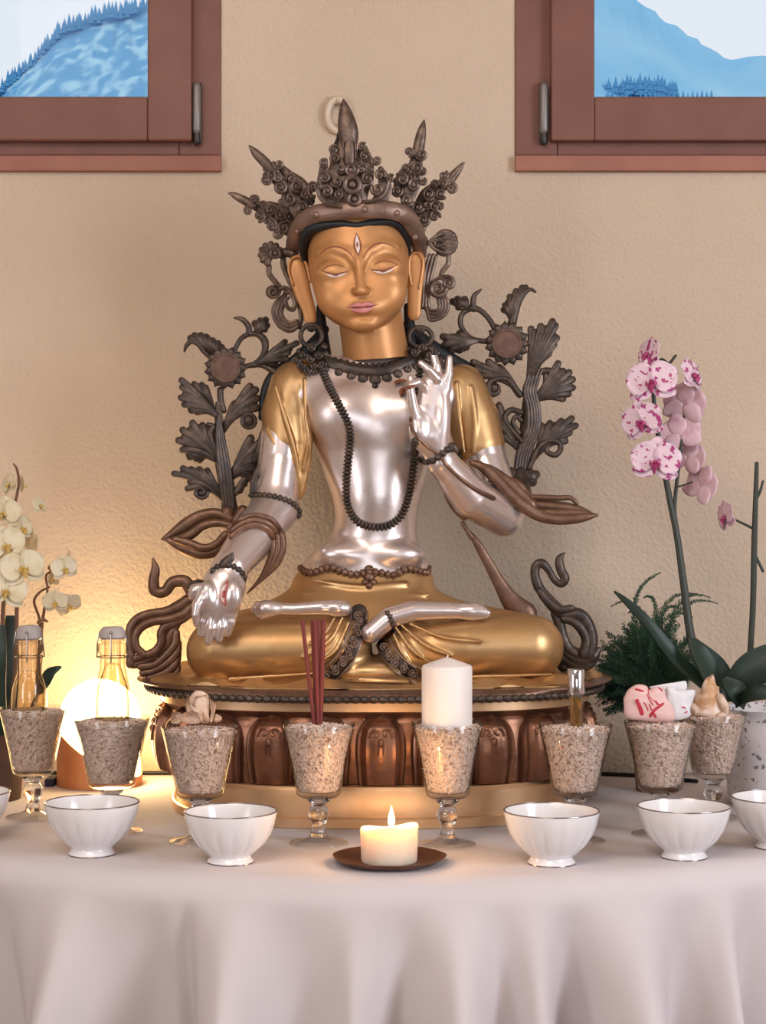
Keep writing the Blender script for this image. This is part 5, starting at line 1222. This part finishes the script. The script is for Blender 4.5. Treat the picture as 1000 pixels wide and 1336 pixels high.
def orchid_flower(parent, px, py, Y, size, face, m, mlip, roll=0.0, name='flower'):
    """two broad petals, three sepals, lip and column"""
    c = P(px, py, Y); fz = Vector(face).normalized(); up = Vector((0, 0, 1)); up = (up-fz*up.dot(fz)).normalized(); up = Matrix.Rotation(roll, 3, fz) @ up; rt = up.cross(fz); S = size*Y/F
    b = MB()
    for a, L, W, cu in ((90, 1.0, .42, .1), (210, .98, .40, .12), (330, .98, .40, .12)):
        d = rt*math.cos(math.radians(a))+up*math.sin(math.radians(a)); petal_mesh(b, c-fz*S*.06, d, fz, L*S, W*S, cu*S)
    for a in (22, 158):
        d = rt*math.cos(math.radians(a))+up*math.sin(math.radians(a)); petal_mesh(b, c, d, fz, 1.02*S, .66*S, .14*S)
    f_ = b.build(name, m, parent, world=True, smooth=180)
    b = MB()
    b.tube([c+fz*S*.02, c+fz*S*.16+up*S*.02], [S*.10, S*.09], n=8, ref=None)
    b.tube([c+fz*S*.08-up*S*.05, c+fz*S*.28-up*S*.22, c+fz*S*.22-up*S*.42], [S*.10, S*.16, S*.05], n=8, th=.5, ref=None)
    for s in (-1, 1): b.tube([c+fz*S*.08-up*S*.08, c+fz*S*.2-up*S*.1+rt*s*S*.18, c+fz*S*.28+rt*s*S*.16], [S*.06, S*.10, S*.05], n=8, th=.5, ref=None)
    b.build('lip', mlip, f_, world=True); return f_
def stem_tube(parent, name, pts, m, n=8):
    b = MB(); c = cr([(x, y, Y, r) for x, y, Y, r in pts], 6); b.tube([P(a[0], a[1], a[2]) for a in c], [max(.3, a[3])*a[2]/F for a in c], n=n, ref=None); return b.build(name, m, parent, world=True)
def strap_leaf(parent, pts, m, tw=0.0, nu=9, label=None):
    """fleshy leaf along a spine of (x, y, Y, half width px)"""
    c = cr(pts, 6); b = MB(); top = []; bot = []
    for i, a in enumerate(c):
        p = P(a[0], a[1], a[2]); e = c[min(i+1, len(c)-1)]; s = c[max(i-1, 0)]; t = (P(*e[:3])-P(*s[:3])).normalized()
        sd = t.cross(Vector((math.sin(tw), -math.cos(tw), .35))).normalized(); n = sd.cross(t); w = a[3]*a[2]/F
        top.append([p+sd*(w*u)+n*(w*.22*(u*u)-.0) for u in (-1+2*k/(nu-1) for k in range(nu))]); bot.append([q-n*.0022 for q in top[-1]])
    b.grid([t_+b_[::-1] for t_, b_ in zip(top, bot)], closed=True, cap=True); return b.build('leaf', m, parent, world=True, smooth=50)
# pink orchid, pot wrapped in birch bark
YP = 2.86
o = thing('pink_orchid', 'pink spotted orchid with tall dark stems in a birch-bark pot', 'orchid', ((1008-HX)*YP/F, YP, TZ)); OP = o
rp = 66*YP/F; hp = CZ-(928-HY)*(YP-.05)/F-TZ
b = MB(); b.lathe([(.0002, .001), (rp*.84, .001), (rp*.86, .003), (rp*.98, hp*.9), (rp, hp), (rp*.94, hp), (rp*.90, hp*.85), (.0002, hp*.82)], 48, c=(0, 0, 0)); b.build('pot', M['birch'], o, smooth=50)
YO = 2.85
stem_tube(o, 'flower_stem', [(948, 912, YO, 5), (915, 872, YO, 5), (902, 830, YO, 5.6), (893, 765, YO, 5.0), (884, 700, YO, 4.4), (873, 645, YO, 4), (858, 560, YO+.01, 3), (853, 500, YO+.015, 2.6), (862, 470, YO+.01, 2), (873, 474, YO, 2), (882, 464, YO, 1.8)], M['stem'])
stem_tube(o, 'flower_stem', [(893, 765, YO, 3), (886, 715, YO, 3), (884, 690, YO, 2.6), (881, 655, YO, 2.6), (892, 560, YO+.02, 2), (896, 500, YO+.02, 1.6)], M['stem'])
stem_tube(o, 'flower_stalk', [(882, 636, YO, 1.2), (892, 633, YO, 1.2), (904, 629, YO+.005, 1.2)], M['stem'])
stem_tube(o, 'flower_stem', [(979, 912, YO, 4), (979, 862, YO, 4), (983, 790, YO, 4), (985, 700, YO, 4), (988, 605, YO, 2.8)], M['stem'])
stem_tube(o, 'flower_stalk', [(984, 690, YO, 2), (970, 683, YO, 1.6), (953, 675, YO, 1.6)], M['stem']); stem_tube(o, 'flower_stem', [(985, 655, YO, 2.2), (992, 642, YO, 2), (996, 628, YO, 1.6)], M['stem']); stem_tube(o, 'flower_stem', [(985, 722, YO, 2), (996, 745, YO, 2)], M['stem'])
for px, py, dY, s, fc, rl_ in ((851, 499, -.03, 35, (-.35, -1, .12), .1), (838, 551, -.035, 30, (-.6, -1, -.05), .25), (856, 603, -.04, 34, (-.25, -1, .0), -.1), (846, 462, -.01, 24, (-.95, -.45, .15), .1), (904, 490, -.01, 26, (.8, -.55, .25), -.1)):
    orchid_flower(o, px, py, YO+dY, s, fc, M['orchid_pink'], M['orchid_lip'], rl_)
for px, py, dY, s, fc, rl_ in ((893, 528, .02, 32, (.55, .8, .1), .2), (888, 568, .02, 30, (.4, .9, -.1), -.3), (898, 598, .03, 27, (.6, .7, -.2), .3), (915, 635, .01, 30, (.65, .5, -.2), .4)):
    orchid_flower(o, px, py, YO+dY, s, fc, M['orchid_plain'], M['orchid_lip'], rl_)
orchid_flower(o, 947, 675, YO-.01, 23, (-1, -.3, -.1), M['orchid_plain'], M['orchid_lip'], .3)
for pts, tw in (([(938, 915, YO-.02, 8), (925, 880, YO-.03, 17), (910, 850, YO-.03, 16), (902, 832, YO-.02, 6)], .7), ([(945, 915, YO-.01, 7), (885, 862, YO-.02, 10), (845, 812, YO-.02, 8), (818, 785, YO-.01, 5), (802, 771, YO, 1.2)], .5),
                ([(955, 915, YO-.03, 8), (965, 890, YO-.05, 18), (990, 868, YO-.06, 22), (1040, 850, YO-.06, 16), (1080, 850, YO-.05, 4)], -.5), ([(950, 915, YO, 9), (940, 885, YO+.02, 18), (925, 862, YO+.02, 16), (905, 835, YO+.03, 5)], .4),
                ([(960, 918, YO-.05, 6), (975, 908, YO-.09, 9), (1000, 903, YO-.11, 10), (1050, 905, YO-.12, 4)], -.2), ([(962, 915, YO-.02, 6), (980, 893, YO-.02, 7), (1010, 882, YO-.02, 7), (1060, 880, YO-.02, 3)], -.3), ([(975, 918, YO-.06, 10), (960, 900, YO-.07, 14), (945, 885, YO-.06, 4)], .2)):
    strap_leaf(o, pts, M['leaf'], tw)
# asparagus fern in a small clay pot
YF = 2.98
o = thing('asparagus_fern', 'dark feathery asparagus fern in a clay pot beside the pink orchid', 'fern', ((858-HX)*YF/F, YF, TZ))
rp = 37*YF/F; b = MB(); b.lathe([(.0002, .001), (rp*.74, .001), (rp*.95, .105), (rp*1.03, .106), (rp*1.05, .125), (rp*.95, .125), (rp*.9, .105), (.0002, .100)], 36); b.build('pot', M['terracotta'], o, smooth=40)
RF = random.Random(21); b = MB(); bs = MB()
def plume(tx, ty, tY, n=46, spread=15, droop=.25, bx=None, ct=None):
    a = P(858+RF.uniform(-18, 18) if bx is None else bx, 918, YF+RF.uniform(-.02, .02)); t = P(tx, ty, tY); m = a.lerp(t, .5)+Vector((0, 0, (t-a).length*droop)) if ct is None else P(ct[0], ct[1], tY)
    pts = []
    for i in range(13):
        s = i/12; pts.append(a*(1-s)**2+m*2*s*(1-s)+t*s*s)
    bs.tube(pts, [.0011*(1-.7*i/12) for i in range(13)], n=5, ref=None)
    for i in range(n):
        s = .28+.72*i/n; k = min(int(s*12), 11); q = pts[k].lerp(pts[k+1], s*12-k); dr = (pts[k+1]-pts[k]).normalized()
        sd = dr.cross(Vector((RF.uniform(-.2, .2), -1, RF.uniform(-.1, .5)))).normalized()
        for sg in (-1, 1):
            L = spread*YF/F*(1.15-s)*RF.uniform(.6, 1.2); e = q+(dr*.75+sd*sg*.8+Vector((RF.uniform(-.3, .3), RF.uniform(-.4, .4), RF.uniform(-.15, .25))))*L
            w = Vector((RF.uniform(-1, 1), RF.uniform(-1, 1), RF.uniform(-1, 1))).normalized()*.0010; w2 = (e-q).cross(w).normalized()*.0010; mid = q.lerp(e, .5)
            n0 = len(b.v); b.v += [tuple(q), tuple(mid+w), tuple(mid+w2), tuple(mid-w), tuple(mid-w2), tuple(e)]
            b.f += [(n0, n0+1, n0+2), (n0, n0+2, n0+3), (n0, n0+3, n0+4), (n0, n0+4, n0+1), (n0+5, n0+2, n0+1), (n0+5, n0+3, n0+2), (n0+5, n0+4, n0+3), (n0+5, n0+1, n0+4)]
for tx, ty, sp_, ct in ((863, 747, 9, (792, 770)), (856, 752, 6, (798, 775)), (797, 792, 8, (850, 752)), (938, 788, 9, (868, 758)), (928, 780, 9, (860, 752)), (912, 776, 9, (840, 757)), (905, 806, 8, (850, 772)), (840, 780, 8, (872, 760)), (820, 800, 9, (850, 770)), (890, 795, 8, (850, 768))): plume(tx, ty, YF+RF.uniform(-.03, .05), 60, sp_, .22, ct=ct)
for i in range(210):
    a = RF.uniform(PI*.02, PI*1.22); r = RF.uniform(.45, 1.0); tx = 847+74*r*math.cos(a); ty = 880-84*r*math.sin(a)+RF.uniform(-4, 8)
    plume(tx, ty, YF+RF.uniform(-.07, .07), 34, 17, RF.uniform(.05, .3))
for i in range(40):
    plume(RF.uniform(776, 815), RF.uniform(845, 925), YF+RF.uniform(-.05, .06), 34, 16, RF.uniform(.3, .7))
b.build('foliage', M['fern'], o, world=True, smooth=0, fix=False)['kind'] = 'stuff'; bs.build('stems', M['fern'], o, world=True)['kind'] = 'stuff'
# white orchid at the left edge
YW = 2.90
o = thing('white_orchid', 'cream white orchid with brown stems in a dark brown pot', 'orchid', ((-20-HX)*YW/F, YW, TZ))
b = MB(); w = 53*YW/F; b.lathe([(.0002, .001), (w*.88, .001), (w*1.0, .10), (w*1.02, .102), (w*.94, .102), (w*.90, .092), (.0002, .090)], 40); b.build('pot', M['dark_pot'], o, smooth=40)
stem_tube(o, 'flower_stem', [(-8, 960, YW, 4), (2, 880, YW, 3.4), (4, 800, YW, 3), (10, 720, YW-.01, 2.4), (18, 665, YW, 2), (24.5, 632, YW, 1.9), (22, 612, YW, 1.7), (17.5, 605, YW, 1.0)], M['stem_brown'])
stem_tube(o, 'flower_stem', [(10, 960, YW, 4), (20, 880, YW, 3.4), (22, 790, YW, 2.6), (24, 740, YW, 2)], M['stem_brown'])
stem_tube(o, 'flower_stem', [(20, 960, YW+.01, 4), (46, 915, YW+.01, 3.6), (51, 870, YW+.01, 3.8), (53, 830, YW+.01, 3.4), (51, 806, YW, 2), (44.5, 785, YW, 1.9), (52, 773, YW, 1.8), (64, 766, YW, 1.6)], M['stem_brown'])
stem_tube(o, 'flower_stem', [(50, 812, YW, 2.4), (57, 809, YW, 2.4), (62, 811, YW, 1.4)], M['stem_brown']); stem_tube(o, 'flower_stem', [(53, 830, YW+.01, 2.4), (57, 800, YW, 2), (62, 770, YW, 1.6), (60, 752, YW, 1.5), (66, 745, YW, 1.5), (64, 740, YW, 1.5), (75, 732, YW, 1.4)], M['stem_brown'])
for px, py, dY, s, fc, rl_ in ((30, 742, -.04, 30, (.35, -1, .2), .2), (8, 772, -.05, 28, (.2, -1, .25), -.2), (8, 712, -.03, 27, (.25, -1, .1), .3), (28, 690, .0, 21, (.7, -.5, .2), .2), (5, 670, -.01, 24, (-.2, -1, .2), -.1), (52, 660, .01, 14, (.8, -.4, .3), 0), (12, 632, .0, 16, (-.6, -.6, .1), .4), (30, 632, .02, 13, (.6, .3, .1), -.4), (40, 712, .02, 22, (.6, .5, -.1), .3)):
    orchid_flower(o, px, py, YW+dY, s, fc, M['orchid_white'], M['orchid_lip_yellow'], rl_)
for px, py, dY, s, fc, rl_ in ((84, 742, -.01, 19, (.5, -.8, .1), .2), (72, 786, -.03, 18, (-.1, -1, -.25), .1), (90, 790, -.02, 18, (.4, -.7, -.4), .5), (92, 735, .02, 20, (.8, .2, .1), .2), (70, 755, .0, 13, (-.7, -.7, .1), 0)):
    orchid_flower(o, px, py, YW+dY, s, fc, M['orchid_white'], M['orchid_lip_yellow'], rl_)
for pts, tw in (([(2, 960, YW-.02, 8), (-4, 900, YW-.04, 12), (-2, 850, YW-.05, 11), (2, 815, YW-.04, 4)], 0), ([(10, 960, YW+.04, 9), (14, 890, YW+.05, 11), (14, 830, YW+.06, 10), (14, 803, YW+.06, 6)], 0), ([(50, 905, YW+.01, 3), (62, 882, YW, 7), (72, 874, YW-.01, 5), (80, 870, YW-.01, 1.5)], .3), ([(50, 905, YW, 3), (60, 890, YW-.02, 6), (68, 880, YW-.03, 4), (74, 876, YW-.03, 1.2)], .3), ([(-20, 960, YW-.03, 10), (-60, 900, YW-.05, 18), (-110, 890, YW-.05, 12), (-140, 900, YW-.05, 3)], -.3)):
    strap_leaf(o, pts, M['leaf'], tw)
# ================================================================== light, camera
def area(name, loc, target, size, power, col, sy=None):
    l = bpy.data.lights.new(name, 'AREA'); l.energy = power; l.color = col; l.size = size
    if sy: l.shape = 'RECTANGLE'; l.size_y = sy
    o = bpy.data.objects.new(name, l); COL.objects.link(o); o.location = loc
    d = Vector(target)-Vector(loc); o.rotation_euler = d.to_track_quat('-Z', 'Y').to_euler(); return o
area('ceiling_lamp', (-.5, .6, 2.9), (-.2, 2.8, 1.0), 1.2, 40, (1.0, .85, .74))
area('daylight_right', (2.36, 1.0, 1.5), (.0, 2.6, .85), 1.3, 84, (.84, .90, 1.0), 1.5)
area('daylight_left', (-2.36, .4, 1.5), (0, 2.6, .9), 1.2, 36, (.88, .92, 1.0), 1.4)
area('front_fill', (.6, -2.5, 1.5), (0, 2.8, 1.0), 1.8, 26, (.84, .90, 1.0), 1.4)  # added fill behind the camera, brightens the cloth front; no window built here
W = bpy.data.worlds.new('World'); SC.world = W; W.use_nodes = True
bg = W.node_tree.nodes['Background']; bg.inputs['Color'].default_value = (.86, .91, .96, 1); bg.inputs['Strength'].default_value = .95
cam = bpy.data.cameras.new('Camera'); co = bpy.data.objects.new('Camera', cam); COL.objects.link(co); SC.camera = co
co.location = (0, 0, CZ); co.rotation_euler = (PI/2, 0, 0)
cam.sensor_fit = 'VERTICAL'; cam.sensor_height = 36; cam.sensor_width = 36; cam.lens = F/1336*36; cam.shift_y = -23/1336; cam.clip_start = .05; cam.clip_end = 500
SC.view_settings.view_transform = 'Standard'; SC.view_settings.look = 'None'; SC.view_settings.gamma = 1; SC.view_settings.exposure = 0; SC.view_settings.use_curve_mapping = False
cy = SC.cycles
cy.max_bounces = 10; cy.diffuse_bounces = 4; cy.glossy_bounces = 5; cy.transmission_bounces = 8; cy.transparent_max_bounces = 16; cy.caustics_reflective = False; cy.caustics_refractive = False
cy.use_denoising = True; cy.sample_clamp_indirect = 6
